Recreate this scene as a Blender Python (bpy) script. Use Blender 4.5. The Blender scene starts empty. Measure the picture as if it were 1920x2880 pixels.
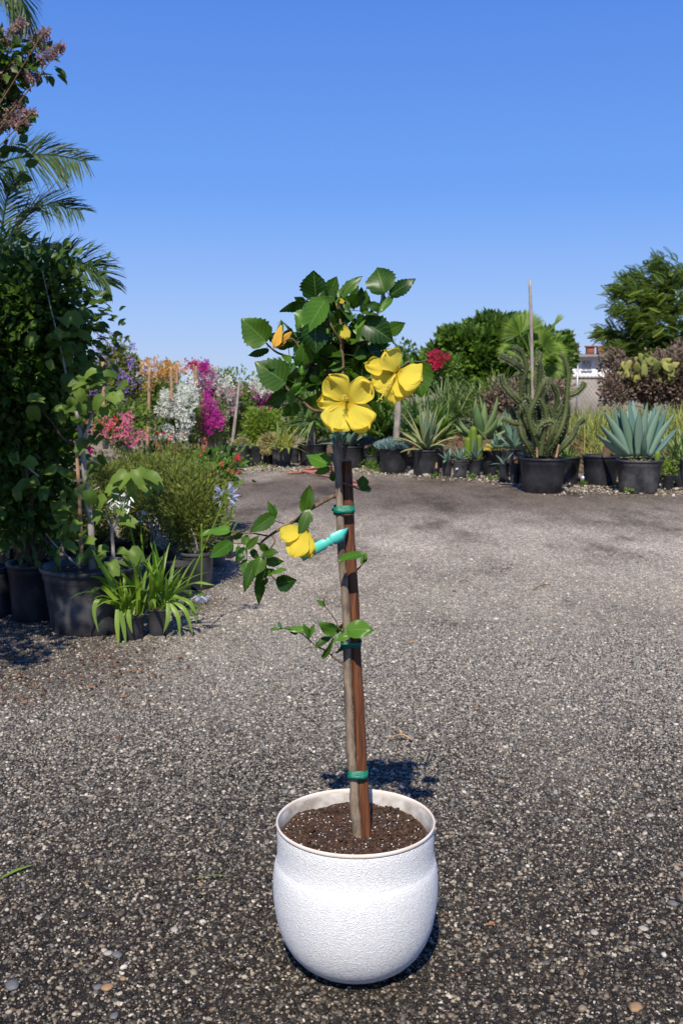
import bpy, math, random
import numpy as np
from mathutils import Vector, Matrix, noise
R = math.radians
random.seed(7)
rng = np.random.default_rng(11)
SC = bpy.context.scene
COL = SC.collection

# ------------------------------------------------------------------ camera, sky, sun, exposure
FPX, CAMH, TH = 2900.0, 1.54, math.atan(365 / 2900)
cd = bpy.data.cameras.new('camera'); cam = bpy.data.objects.new('camera', cd); COL.objects.link(cam)
cam.location = (0, 0, CAMH); cam.rotation_euler = (math.pi / 2 - TH, 0, 0)
cd.sensor_fit = 'VERTICAL'; cd.sensor_height = 22.3; cd.lens = 22.3 * FPX / 2880
cd.clip_start = .05; cd.clip_end = 5000
cd.dof.use_dof = True; cd.dof.focus_distance = 2.75; cd.dof.aperture_fstop = 6.3
SC.camera = cam
SUN_E, SUN_A = R(51), R(7)          # height of the sun; it stands behind the camera, a little to the left
w = bpy.data.worlds.new("World"); SC.world = w; w.use_nodes = True
nt = w.node_tree; bg = nt.nodes['Background']
sky = nt.nodes.new('ShaderNodeTexSky'); sky.sky_type = 'NISHITA'; sky.sun_disc = False
sky.sun_elevation = SUN_E; sky.sun_rotation = math.pi + SUN_A
sky.air_density = 1.0; sky.dust_density = 0; sky.ozone_density = 5
# smog-blue sky: the Nishita sky leans warm towards the horizon, so most of it is a blue ramp by elevation
tcw = nt.nodes.new('ShaderNodeTexCoord'); sxw = nt.nodes.new('ShaderNodeSeparateXYZ'); nt.links.new(tcw.outputs['Generated'], sxw.inputs[0])
rw = nt.nodes.new('ShaderNodeValToRGB'); nt.links.new(sxw.outputs[2], rw.inputs[0]); ew = rw.color_ramp.elements
while len(ew) < 5: ew.new(.5)
for e_, (p_, c_) in zip(ew, ((0, (3.6, 4.75, 7.1)), (.06, (2.75, 4.25, 7.7)), (.17, (1.25, 3.0, 7.6)), (.34, (.72, 2.05, 6.6)), (.7, (.38, 1.0, 3.4)))): e_.position = p_; e_.color = (*c_, 1)
mw = nt.nodes.new('ShaderNodeMix'); mw.data_type = 'RGBA'; mw.inputs[0].default_value = .88
nt.links.new(sky.outputs[0], mw.inputs[6]); nt.links.new(rw.outputs[0], mw.inputs[7]); nt.links.new(mw.outputs[2], bg.inputs[0])
bg.inputs[1].default_value = .112
sd = bpy.data.lights.new('sun', 'SUN'); so = bpy.data.objects.new('sun', sd); COL.objects.link(so)
sd.energy = 5.0; sd.angle = R(.5); sd.color = (1, .935, .81)
ld = Vector((math.sin(SUN_A) * math.cos(SUN_E), math.cos(SUN_A) * math.cos(SUN_E), -math.sin(SUN_E)))
so.rotation_euler = ld.to_track_quat('-Z', 'Y').to_euler(); so.location = (-3, -6, 9)
SC.view_settings.view_transform = 'Standard'; SC.view_settings.look = 'None'
SC.view_settings.exposure = 0.12; SC.view_settings.gamma = 1

# ------------------------------------------------------------------ placing helpers
CT, ST = math.cos(TH), math.sin(TH)
def ray(px, py):
    a, b = (px - 960) / FPX, (1440 - py) / FPX
    return Vector((a, CT + b * ST, -ST + b * CT))
def P(px, py, Y):
    d = ray(px, py); return Vector((0, 0, CAMH)) + d * (Y / d.y)
def G(px, py):
    d = ray(px, py); return Vector((0, 0, CAMH)) + d * (CAMH / -d.z)
def S(px, Y):                      # size in metres of px photo pixels at distance Y
    return px / FPX * Y * 1.0
def nrm(v):
    v = np.asarray(v, float); return v / (np.linalg.norm(v, axis=-1, keepdims=True) + 1e-9)

# ------------------------------------------------------------------ mesh helpers
class MB:
    def __init__(s): s.V, s.L, s.S, s.T, s.U, s.n = [], [], [], [], [], 0
    def add(s, V, F, t=.5, uv=None):
        V = np.asarray(V, float).reshape(-1, 3); s.V.append(V)
        if isinstance(F, np.ndarray):
            s.L.append((F + s.n).ravel()); s.S.append(np.full(len(F), F.shape[1]))
        else:
            s.L.append(np.array([i + s.n for f in F for i in f])); s.S.append(np.array([len(f) for f in F]))
        s.T.append(np.broadcast_to(np.asarray(t, float), (len(V),)))
        s.U.append(np.zeros((len(V), 2)) if uv is None else np.asarray(uv, float).reshape(-1, 2))
        s.n += len(V)
    def build(s, name, mat, parent=None, smooth=True, origin=None):
        me = bpy.data.meshes.new(name)
        V = np.concatenate(s.V); L = np.concatenate(s.L).astype(np.int32); Sz = np.concatenate(s.S).astype(np.int32)
        if origin is not None: V = V - np.array(origin)
        me.vertices.add(len(V)); me.vertices.foreach_set('co', V.astype(np.float32).ravel())
        me.loops.add(len(L)); me.loops.foreach_set('vertex_index', L)
        me.polygons.add(len(Sz)); st = np.concatenate([[0], np.cumsum(Sz)[:-1]]).astype(np.int32)
        me.polygons.foreach_set('loop_start', st); me.polygons.foreach_set('loop_total', Sz)
        me.update(calc_edges=True); me.validate()
        a = me.attributes.new('tint', 'FLOAT', 'POINT'); a.data.foreach_set('value', np.concatenate(s.T).astype(np.float32))
        U = np.concatenate(s.U)
        ul = me.uv_layers.new(name='uv')
        if len(me.loops) == len(L): ul.data.foreach_set('uv', U[L].astype(np.float32).ravel())
        if smooth: me.polygons.foreach_set('use_smooth', np.ones(len(me.polygons), bool))
        if mat: me.materials.append(mat)
        o = bpy.data.objects.new(name, me); COL.objects.link(o)
        if parent is not None:
            o.parent = parent
            if origin is None: o.location = -Vector(parent_world(parent))
        if origin is not None: o.location = Vector(origin) - (Vector(parent_world(parent)) if parent is not None else Vector((0, 0, 0)))
        return o
def parent_world(p):
    v = Vector(p.location); q = p.parent
    while q: v += Vector(q.location); q = q.parent
    return v
def tag(o, label=None, cat=None, group=None, kind=None):
    if label: o['label'] = label
    if cat: o['category'] = cat
    if group: o['group'] = group
    if kind: o['kind'] = kind
    return o
def thing(name, loc, label, cat, group=None):
    o = bpy.data.objects.new(name, None); COL.objects.link(o); o.location = loc; o.empty_display_size = .1
    return tag(o, label, cat, group)

def tube(mb, path, rad, n=7, t=.5, cap=True, vary=0):
    p = np.array([tuple(q) for q in path], float); k = len(p)
    r = np.broadcast_to(np.asarray(rad, float), (k,)) if np.ndim(rad) == 0 or len(rad) == k else np.interp(np.linspace(0, 1, k), np.linspace(0, 1, len(rad)), rad)
    tg = nrm(np.gradient(p, axis=0))
    ref = np.array([0, 0, 1.]) if abs(tg[0][2]) < .9 else np.array([1., 0, 0])
    a = nrm(np.cross(tg[0], ref)); V = []; ang = np.linspace(0, 2 * np.pi, n, endpoint=False); U = []
    L = 0
    for i in range(k):
        a = nrm(a - tg[i] * np.dot(a, tg[i])); b = np.cross(tg[i], a)
        rr = r[i] * (1 + (vary * rng.uniform(-1, 1, n) if vary else 0))
        V.append(p[i] + (np.cos(ang) * rr)[:, None] * a + (np.sin(ang) * rr)[:, None] * b)
        if i: L += np.linalg.norm(p[i] - p[i - 1])
        U += [(L, j / n) for j in range(n)]
    F = [(i * n + j, i * n + (j + 1) % n, (i + 1) * n + (j + 1) % n, (i + 1) * n + j) for i in range(k - 1) for j in range(n)]
    if cap: F += [tuple(range(n - 1, -1, -1)), tuple((k - 1) * n + j for j in range(n))]
    mb.add(np.concatenate(V), F, t, U)
def smooth_path(pts, k=24):
    p = np.array([tuple(q) for q in pts], float); n = len(p)
    if n < 3: return [p[0] + (p[-1] - p[0]) * i / (k - 1) for i in range(k)]
    q = np.vstack([2 * p[0] - p[1], p, 2 * p[-1] - p[-2]]); out = []
    for u in np.linspace(0, n - 1 - 1e-6, k):
        i = int(u); f = u - i; a, b, c, d = q[i:i + 4]
        out.append(.5 * (2 * b + (c - a) * f + (2 * a - 5 * b + 4 * c - d) * f * f + (3 * b - a - 3 * c + d) * f ** 3))
    return out
def strip(mb, path, wid, side, fold=.2, t=.5):
    p = np.array([tuple(q) for q in path], float); k = len(p)
    wd = np.interp(np.linspace(0, 1, k), np.linspace(0, 1, len(wid)), wid)
    tg = nrm(np.gradient(p, axis=0)); s = np.asarray(side, float)
    s = nrm(s - tg * (tg @ s)[:, None]); nn = np.cross(s, tg)
    l = p - s * wd[:, None] / 2 + nn * fold * wd[:, None]; r = p + s * wd[:, None] / 2 + nn * fold * wd[:, None]
    V = np.stack([l, p, r], 1).reshape(-1, 3)
    uv = [(i / (k - 1), v) for i in range(k) for v in (0, .5, 1)]
    F = [(3 * i + c, 3 * i + c + 1, 3 * i + c + 4, 3 * i + c + 3) for i in range(k - 1) for c in (0, 1)]
    mb.add(V, F, t, uv)
def thick(mb, path, wid, side, th=.18, chan=.25, t=.5):     # fleshy channelled leaf
    p = np.array([tuple(q) for q in path], float); k = len(p)
    wd = np.interp(np.linspace(0, 1, k), np.linspace(0, 1, len(wid)), wid) / 2
    tg = nrm(np.gradient(p, axis=0)); s = np.asarray(side, float)
    s = nrm(s - tg * (tg @ s)[:, None]); nn = np.cross(s, tg)
    if nn[0][2] < 0: nn = -nn
    cs = [(-1, chan), (-.55, .06), (0, 0), (.55, .06), (1, chan), (.6, -th * .9), (0, -th * 1.5), (-.6, -th * .9)]
    V, uv = [], []
    for i in range(k):
        for a, b in cs: V.append(p[i] + s[i] * a * wd[i] + nn[i] * b * wd[i]); uv.append((i / (k - 1), a * .5 + .5))
    m = 8
    F = [(i * m + j, i * m + (j + 1) % m, (i + 1) * m + (j + 1) % m, (i + 1) * m + j) for i in range(k - 1) for j in range(m)]
    F += [tuple(range(m - 1, -1, -1))]
    mb.add(V, F, t, uv)
def arc(p0, az, el, L, droop, k=8, bend=0):
    p = np.array(tuple(p0), float); out = [p.copy()]
    for i in range(k - 1):
        e = el - droop * (i / (k - 1)) ** 1.3; a = az + bend * i / (k - 1)
        p = p + L / (k - 1) * np.array([math.cos(a) * math.cos(e), math.sin(a) * math.cos(e), math.sin(e)]); out.append(p.copy())
    return out
def lathe(mb, prof, c=(0, 0, 0), n=40, t=.5, wob=None):
    k = len(prof); V = []
    for z, r in prof:
        for j in range(n):
            a = 2 * math.pi * j / n; rr = r * (1 + (wob(a, z) if wob else 0)); V.append((c[0] + rr * math.cos(a), c[1] + rr * math.sin(a), c[2] + z))
    F = [(i * n + j, i * n + (j + 1) % n, (i + 1) * n + (j + 1) % n, (i + 1) * n + j) for i in range(k - 1) for j in range(n)]
    mb.add(V, F, t)
def disc(mb, c, r, n=28, rings=6, h=.02, seed=0, t=.5):
    V = [(c[0], c[1], c[2] + h * .4)]; F = []
    for i in range(1, rings + 1):
        for j in range(n):
            a = 2 * math.pi * j / n; rr = r * i / rings; x, y = rr * math.cos(a), rr * math.sin(a)
            z = h * (noise.noise(Vector((x * 14 / max(r, .2) * .3 + seed, y * 14 / max(r, .2) * .3, seed))) + .4 * (1 - i / rings)) if i < rings else 0
            V.append((c[0] + x, c[1] + y, c[2] + z))
    F += [(0, 1 + j, 1 + (j + 1) % n) for j in range(n)]
    F += [(1 + (i - 1) * n + j, 1 + i * n + j, 1 + i * n + (j + 1) % n, 1 + (i - 1) * n + (j + 1) % n) for i in range(1, rings) for j in range(n)]
    mb.add(V, F, t)
def box(mb, lo, hi, t=.5, M=None):
    V = np.array([(x, y, z) for x in (lo[0], hi[0]) for y in (lo[1], hi[1]) for z in (lo[2], hi[2])], float)
    if M is not None: V = np.array([tuple(M @ Vector(v)) for v in V])
    mb.add(V, [(0, 1, 3, 2), (4, 6, 7, 5), (0, 4, 5, 1), (2, 3, 7, 6), (0, 2, 6, 4), (1, 5, 7, 3)], t)
def stone_mesh(mb, c, r, sc=(1, 1, .6), t=.5, seed=0, rz=0, sub=2):
    import bmesh
    bm = bmesh.new(); bmesh.ops.create_icosphere(bm, subdivisions=sub, radius=1)
    V = []
    for v in bm.verts:
        d = 1 + .32 * noise.noise(v.co * 1.1 + Vector((seed * 3.1, 0, 0))) + .1 * noise.noise(v.co * 3 + Vector((0, seed, 0)))
        q = v.co * d; x, y, z = q.x * sc[0] * r, q.y * sc[1] * r, q.z * sc[2] * r
        V.append((c[0] + x * math.cos(rz) - y * math.sin(rz), c[1] + x * math.sin(rz) + y * math.cos(rz), c[2] + z))
    mb.add(V, [tuple(v.index for v in f.verts) for f in bm.faces], t); bm.free()

# leaf templates: x across, y along, z out of the face
T_DIA = (np.array([(0, 0, 0), (-.28, .42, .08), (.28, .42, .08), (0, .5, 0), (0, 1, -.06)]), np.array([(0, 3, 4, 1), (0, 2, 4, 3)]))
T_LEAF = (np.array([(0, 0, 0), (-.24, .2, .07), (-.3, .48, .09), (-.15, .8, .02), (0, 1, -.1), (.15, .8, .02), (.3, .48, .09), (.24, .2, .07), (0, .22, 0), (0, .5, .0), (0, .8, -.05)]),
          [(0, 8, 1), (0, 7, 8), (1, 8, 9, 2), (8, 7, 6, 9), (2, 9, 10, 3), (9, 6, 5, 10), (3, 10, 4), (10, 5, 4)])
def as_tris(F):
    out = []
    for f in F: out += [(f[0], f[i], f[i + 1]) for i in range(1, len(f) - 1)]
    return np.array(out)
T_LEAF = (T_LEAF[0], as_tris(T_LEAF[1]))
# two-lobed, drooping big leaf
T_BIG = (np.array([(0, 0, 0), (-.26, -.06, .12), (-.42, .2, .26), (-.40, .6, .16), (-.24, 1.0, -.16), (0, .84, -.14), (.24, 1.0, -.22), (.38, .6, .12), (.42, .2, .24), (.26, -.06, .12), (0, .3, .06), (0, .6, -.02), (-.24, .35, .17), (.24, .35, .15)]),
         as_tris([(0, 12, 1), (1, 12, 2), (2, 12, 3), (0, 10, 12), (12, 10, 11), (12, 11, 3), (3, 11, 4), (4, 11, 5), (0, 9, 13), (9, 8, 13), (8, 7, 13), (0, 13, 10), (13, 11, 10), (13, 7, 11), (7, 6, 11), (6, 5, 11)]))
T_BRACT = (np.array([(0, 0, 0), (-.35, .5, .15), (0, .9, .35), (.35, .5, .15), (0, 0, 0), (-.6, -.1, .3), (-.75, -.5, .35), (-.2, -.5, .1), (0, 0, 0), (.2, -.5, .1), (.75, -.5, .35), (.6, -.1, .3)]),
           np.array([(0, 3, 2, 1), (4, 5, 6, 7), (8, 9, 10, 11)]))
def t_fern(n=9):
    V, F = [], []
    for i in range(n):
        y = i / n; l = .34 * math.sin(math.pi * (.12 + .85 * (i / n))) + .03; z = -.25 * y * y
        for s in (-1, 1):
            b = len(V)
            V += [(0, y, z), (s * l * .5, y + .1, z + .03), (s * l, y + .1 * 1.1, z - .05), (s * l * .5, y + .0, z)]
            F.append((b, b + 1, b + 2, b + 3))
    return np.array(V), np.array(F)
T_FERN = t_fern()
T_NEEDLE2 = (np.array([(-.14, .15, 0), (.14, .15, 0), (.16, .6, .04), (-.16, .6, .04), (0, 1, -.05), (0, 0, 0)]), np.array([(5, 1, 0), (0, 1, 2), (0, 2, 3), (3, 2, 4)]))
T_NEEDLE = (np.array([(-.07, 0, 0), (.07, 0, 0), (.09, .5, .02), (-.09, .5, .02), (0, 1, -.05)]), as_tris([(0, 1, 2, 3), (3, 2, 4)]))
def scatter(mb, tpl, pos, yd, zd, sc, tint):
    tv, tf = tpl; y = nrm(yd); x = nrm(np.cross(y, zd)); z = np.cross(x, y); sc = np.broadcast_to(sc, (len(pos),))
    V = pos[:, None] + sc[:, None, None] * (tv[None, :, 0:1] * x[:, None] + tv[None, :, 1:2] * y[:, None] + tv[None, :, 2:3] * z[:, None])
    F = (tf[None] + (np.arange(len(pos)) * len(tv))[:, None, None]).reshape(-1, tf.shape[1])
    uv = np.tile(np.stack([tv[:, 1], tv[:, 0] + .5], 1), (len(pos), 1))
    mb.add(V.reshape(-1, 3), F, np.repeat(np.broadcast_to(tint, (len(pos),)), len(tv)), uv)
def rdir(n): return nrm(rng.normal(size=(n, 3)))
def clumps(blobs, nc, inner=.5):
    """clump centres spread through ellipsoids; blobs = (centre, radii)"""
    w = np.array([b[1][0] * b[1][1] * b[1][2] for b in blobs]) ** .7; w /= w.sum()
    idx = rng.choice(len(blobs), nc, p=w); d = rdir(nc); r = rng.uniform(0, 1, nc) ** (inner)
    C = np.array([tuple(b[0]) for b in blobs])[idx]; Rr = np.array([b[1] for b in blobs])[idx]
    return C + d * Rr * r[:, None], d
def foliage(mb, blobs, n, nc, cr, size, tpl=T_DIA, inner=.45, up=.35, droop=0., tv=.5, zface=(0, -.35, .8), svar=.3):
    cc, cdn = clumps(blobs, nc, inner); i = rng.integers(0, nc, n)
    off = np.clip(rng.normal(size=(n, 3)), -1.5, 1.5) * cr * rng.uniform(.5, 1.1, nc)[i][:, None]
    pos = cc[i] + off
    yd = nrm(cdn[i] * .7 + nrm(off) * .7 + rdir(n) * .7 + np.array([0, 0, up - droop]))
    zd = nrm(rdir(n) * .8 + np.array(zface) + cdn[i] * .4)
    ct = rng.uniform(0, 1, nc)[i] * .55 + rng.uniform(0, 1, n) * .45
    scatter(mb, tpl, pos, yd, zd, size * rng.uniform(1 - svar, 1 + svar, n), ct * tv * 2)
    return cc

# ------------------------------------------------------------------ materials
def newmat(name):
    m = bpy.data.materials.new(name); m.use_nodes = True; n = m.node_tree
    return m, n, n.nodes['Principled BSDF'], n.nodes['Material Output']
def N(n, typ, **kw):
    o = n.nodes.new(typ)
    for k, v in kw.items():
        if k.startswith('i_'): o.inputs[k[2:].replace('_', ' ')].default_value = v
        else: setattr(o, k, v)
    return o
def ramp(n, stops, interp='LINEAR'):
    r = n.nodes.new('ShaderNodeValToRGB'); r.color_ramp.interpolation = interp
    e = r.color_ramp.elements
    while len(e) > len(stops): e.remove(e[-1])
    while len(e) < len(stops): e.new(.5)
    for x, (p, c) in zip(e, stops): x.position = p; x.color = (*c, 1)
    return r
def mixc(n, f, a, b, mode='MIX'):
    m = n.nodes.new('ShaderNodeMix'); m.data_type = 'RGBA'; m.blend_type = mode
    for s, v in ((0, f), (6, a), (7, b)):
        if hasattr(v, 'links') or isinstance(v, bpy.types.NodeSocket): n.links.new(v, m.inputs[s])
        else: m.inputs[s].default_value = v if s == 0 else (*v, 1)
    return m.outputs[2]
def bumpn(n, b, h, dist, strength=1):
    k = N(n, 'ShaderNodeBump'); k.inputs['Distance'].default_value = dist; k.inputs['Strength'].default_value = strength
    n.links.new(h, k.inputs['Height']); n.links.new(k.outputs[0], b.inputs['Normal']); return k
def leafmat(name, c1, c2, rough=.45, trans=.25, tcol=None, spec=.5, extra=None):
    m, n, b, out = newmat(name)
    if c2[1] > c2[0] and c2[1] > c2[2] * 1.5 and 'hibiscus' not in name and 'palm_leaflet' not in name: c1, c2 = (c1[0] * 1.15, c1[1] * 1.1, c1[2] * .8), (c2[0] * 1.38, c2[1] * 1.25, c2[2] * .85)
    at = N(n, 'ShaderNodeAttribute', attribute_name='tint')
    col = mixc(n, at.outputs['Fac'], c1, c2)
    if extra: col = extra(n, col)
    geo = N(n, 'ShaderNodeNewGeometry')
    col = mixc(n, geo.outputs['Backfacing'], col, mixc(n, .35, col, (.16, .24, .10)))
    n.links.new(col, b.inputs['Base Color']); b.inputs['Roughness'].default_value = rough
    b.inputs['Specular IOR Level'].default_value = spec * .55
    tr = N(n, 'ShaderNodeBsdfTranslucent'); ms = N(n, 'ShaderNodeMixShader'); ms.inputs[0].default_value = trans
    tc = mixc(n, .6, col, tcol or tuple(min(1, x * 2.2) for x in c2))
    n.links.new(tc, tr.inputs[0]); n.links.new(b.outputs[0], ms.inputs[1]); n.links.new(tr.outputs[0], ms.inputs[2]); n.links.new(ms.outputs[0], out.inputs[0])
    return m
def solid(name, c, rough=.6, bump=None, var=.15, scale=8, spec=.5, met=0, c2=None, coord='Object'):
    m, n, b, out = newmat(name)
    tc = N(n, 'ShaderNodeTexCoord'); ns = N(n, 'ShaderNodeTexNoise'); ns.inputs['Scale'].default_value = scale; ns.inputs['Detail'].default_value = 6
    n.links.new(tc.outputs[coord], ns.inputs['Vector'])
    c2 = c2 or tuple(x * (1 - var * 2) for x in c)
    r = ramp(n, [(.35, c2), (.65, c)]); n.links.new(ns.outputs['Fac'], r.inputs[0]); n.links.new(r.outputs[0], b.inputs['Base Color'])
    b.inputs['Roughness'].default_value = rough; b.inputs['Specular IOR Level'].default_value = spec; b.inputs['Metallic'].default_value = met
    if bump:
        n2 = N(n, 'ShaderNodeTexNoise'); n2.inputs['Scale'].default_value = bump[0]; n2.inputs['Detail'].default_value = 5
        n.links.new(tc.outputs[coord], n2.inputs['Vector']); bumpn(n, b, n2.outputs['Fac'], bump[1])
    return m
def vein_extra(strength=.5, rib=(.16, .26, .06)):
    def f(n, col):
        uv = N(n, 'ShaderNodeUVMap', uv_map='uv'); sp = N(n, 'ShaderNodeSeparateXYZ'); n.links.new(uv.outputs[0], sp.inputs[0])
        def mth(op, a, b=None):
            k = N(n, 'ShaderNodeMath', operation=op)
            for i, v in enumerate((a, b)):
                if v is None: continue
                if isinstance(v, bpy.types.NodeSocket): n.links.new(v, k.inputs[i])
                else: k.inputs[i].default_value = v
            return k.outputs[0]
        dv = mth('ABSOLUTE', mth('SUBTRACT', sp.outputs[1], .5))
        mid = mth('LESS_THAN', dv, .022)
        s = mth('PINGPONG', mth('SUBTRACT', sp.outputs[0], mth('MULTIPLY', dv, .55)), .07)
        side = mth('MULTIPLY', mth('LESS_THAN', s, .009), .55)
        return mixc(n, mth('MULTIPLY', mth('MAXIMUM', mid, side), strength), col, rib)
    return f
M = {}
M['hib_leaf'] = leafmat('hibiscus_leaf_green', (.008, .036, .002), (.058, .130, .008), .38, .2, (.14, .34, .02), .6, vein_extra(.55))
M['hib_bright'] = leafmat('hibiscus_leaf_bright', (.045, .135, .010), (.090, .21, .020), .33, .28, (.2, .45, .03), .5, vein_extra(.5, (.22, .33, .09)))
def petal_extra(n, col):
    uv = N(n, 'ShaderNodeUVMap', uv_map='uv'); wv = N(n, 'ShaderNodeTexWave', wave_type='BANDS', bands_direction='Y')
    mp = N(n, 'ShaderNodeMapping'); n.links.new(uv.outputs[0], mp.inputs[0]); mp.inputs['Scale'].default_value = (.25, 1, 1)
    wv.inputs['Scale'].default_value = 7; wv.inputs['Distortion'].default_value = 2.5; wv.inputs['Detail'].default_value = 3; n.links.new(mp.outputs[0], wv.inputs['Vector'])
    r = ramp(n, [(.0, (.93, .68, .035)), (.5, (.98, .83, .12))]); n.links.new(wv.outputs['Fac'], r.inputs[0])
    sp = N(n, 'ShaderNodeSeparateXYZ'); n.links.new(uv.outputs[0], sp.inputs[0]); th = ramp(n, [(.03, (.82, .62, .2)), (.22, (1, 1, 1))]); n.links.new(sp.outputs[0], th.inputs[0])
    bs = n.nodes['Principled BSDF']; bumpn(n, bs, wv.outputs['Fac'], .0006)
    return mixc(n, 1, mixc(n, .6, col, r.outputs[0]), th.outputs[0], 'MULTIPLY')
M['petal'] = leafmat('hibiscus_petal_yellow', (.94, .73, .06), (.98, .84, .14), .6, .42, (1, .80, .07), .3, petal_extra)
M['petal_old'] = leafmat('wilted_petal_orange', (.75, .38, .05), (.85, .5, .08), .6, .3, (.9, .5, .05), .2)
M['stamen'] = solid('stamen_yellow', (.85, .66, .08), .6, var=.1)
M['calyx'] = leafmat('calyx_green', (.06, .17, .02), (.1, .24, .03), .5, .2)
def bark(name, c, c2, sc=60, b=.0015):
    m, n, bs, out = newmat(name); tc = N(n, 'ShaderNodeTexCoord'); mp = N(n, 'ShaderNodeMapping'); mp.inputs['Scale'].default_value = (1, 1, .25)
    n.links.new(tc.outputs['Object'], mp.inputs[0]); ns = N(n, 'ShaderNodeTexNoise'); ns.inputs['Scale'].default_value = sc; ns.inputs['Detail'].default_value = 8; ns.inputs['Roughness'].default_value = .7
    n.links.new(mp.outputs[0], ns.inputs['Vector']); r = ramp(n, [(.35, c2), (.5, c), (.68, tuple(min(1, x * 1.5) for x in c))])
    n.links.new(ns.outputs['Fac'], r.inputs[0]); n.links.new(r.outputs[0], bs.inputs['Base Color']); bs.inputs['Roughness'].default_value = .85
    bumpn(n, bs, ns.outputs['Fac'], b); return m
M['bark'] = bark('hibiscus_bark_grey', (.235, .175, .12), (.09, .065, .045))
M['bark_dark'] = bark('bark_dark', (.09, .06, .04), (.035, .025, .018), 30, .004)
M['bark_pale'] = bark('bark_pale_grey', (.33, .29, .25), (.16, .13, .11), 26, .003)
M['twig'] = bark('twig_brown', (.16, .10, .055), (.06, .04, .03), 70, .001)
def stake_mat():
    m, n, b, out = newmat('stained_stake_wood'); tc = N(n, 'ShaderNodeTexCoord'); mp = N(n, 'ShaderNodeMapping'); mp.inputs['Scale'].default_value = (1, 1, .045)
    n.links.new(tc.outputs['Object'], mp.inputs[0]); a = N(n, 'ShaderNodeTexNoise'); a.inputs['Scale'].default_value = 190; a.inputs['Detail'].default_value = 6; n.links.new(mp.outputs[0], a.inputs['Vector'])
    r = ramp(n, [(.3, (.045, .014, .006)), (.5, (.13, .042, .014)), (.7, (.21, .078, .028))]); n.links.new(a.outputs['Fac'], r.inputs[0])
    mp2 = N(n, 'ShaderNodeMapping'); mp2.inputs['Scale'].default_value = (1, 1, .14); n.links.new(tc.outputs['Object'], mp2.inputs[0])
    c = N(n, 'ShaderNodeTexNoise'); c.inputs['Scale'].default_value = 75; c.inputs['Detail'].default_value = 4; n.links.new(mp2.outputs[0], c.inputs['Vector'])
    r2 = ramp(n, [(.69, (0, 0, 0)), (.71, (1, 1, 1))]); n.links.new(c.outputs['Fac'], r2.inputs[0])
    n.links.new(mixc(n, r2.outputs[0], r.outputs[0], (.42, .30, .22)), b.inputs['Base Color']); b.inputs['Roughness'].default_value = .6
    bumpn(n, b, a.outputs['Fac'], .0012); return m
M['stake'] = stake_mat()
M['wood_pale'] = bark('pale_stake_wood', (.36, .22, .12), (.20, .12, .07), 40, .001)
def tie_mat():
    m, n, b, out = newmat('green_stretch_tape'); b.inputs['Base Color'].default_value = (.004, .17, .105, 1); b.inputs['Roughness'].default_value = .42
    tc = N(n, 'ShaderNodeTexCoord'); ns = N(n, 'ShaderNodeTexNoise'); mp = N(n, 'ShaderNodeMapping'); mp.inputs['Scale'].default_value = (1, 1, 7); n.links.new(tc.outputs['Object'], mp.inputs[0]); n.links.new(mp.outputs[0], ns.inputs['Vector']); ns.inputs['Scale'].default_value = 60
    bumpn(n, b, ns.outputs['Fac'], .002); return m
M['tie'] = tie_mat()
M['tag'] = solid('turquoise_vinyl', (.10, .62, .52), .4, var=.04)
def white_mat():
    m, n, b, out = newmat('white_stucco_plastic'); tc = N(n, 'ShaderNodeTexCoord')
    v = N(n, 'ShaderNodeTexVoronoi', feature='SMOOTH_F1'); v.inputs['Scale'].default_value = 190; v.inputs['Smoothness'].default_value = .6
    ns = N(n, 'ShaderNodeTexNoise'); ns.inputs['Scale'].default_value = 60; ns.inputs['Detail'].default_value = 3; n.links.new(tc.outputs['Object'], ns.inputs['Vector'])
    wp = mixc(n, .06, tc.outputs['Object'], ns.outputs['Color'], 'ADD'); n.links.new(wp, v.inputs['Vector'])
    bumpn(n, b, v.outputs['Distance'], .0019)
    s = N(n, 'ShaderNodeTexNoise'); s.inputs['Scale'].default_value = 5; s.inputs['Detail'].default_value = 10; s.inputs['Roughness'].default_value = .75; n.links.new(tc.outputs['Object'], s.inputs['Vector'])
    r = ramp(n, [(.0, (.86, .85, .83)), (.66, (.86, .85, .84)), (.76, (.62, .55, .46))]); n.links.new(s.outputs['Fac'], r.inputs[0])
    sx = N(n, 'ShaderNodeSeparateXYZ'); n.links.new(tc.outputs['Object'], sx.inputs[0]); mr = N(n, 'ShaderNodeMapRange'); n.links.new(sx.outputs[2], mr.inputs[0]); mr.inputs[1].default_value = .16; mr.inputs[2].default_value = 0
    d = N(n, 'ShaderNodeTexNoise'); d.inputs['Scale'].default_value = 42; d.inputs['Detail'].default_value = 8; d.inputs['Roughness'].default_value = .7; n.links.new(tc.outputs['Object'], d.inputs['Vector'])
    rr = ramp(n, [(.56, (0, 0, 0)), (.68, (.8, .8, .8))]); n.links.new(d.outputs['Fac'], rr.inputs[0]); mm = N(n, 'ShaderNodeMath', operation='MULTIPLY'); n.links.new(rr.outputs[0], mm.inputs[0]); n.links.new(mr.outputs[0], mm.inputs[1])
    n.links.new(mixc(n, mm.outputs[0], r.outputs[0], (.36, .29, .22)), b.inputs['Base Color']); b.inputs['Roughness'].default_value = .5; return m
M['white'] = white_mat()
M['rim'] = solid('cream_pot_rim', (.82, .76, .69), .4, var=.05, scale=15, c2=(.76, .62, .50))
M['inner'] = solid('pot_inside_cream', (.66, .62, .57), .6, var=.12, scale=25, c2=(.35, .30, .25))
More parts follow.
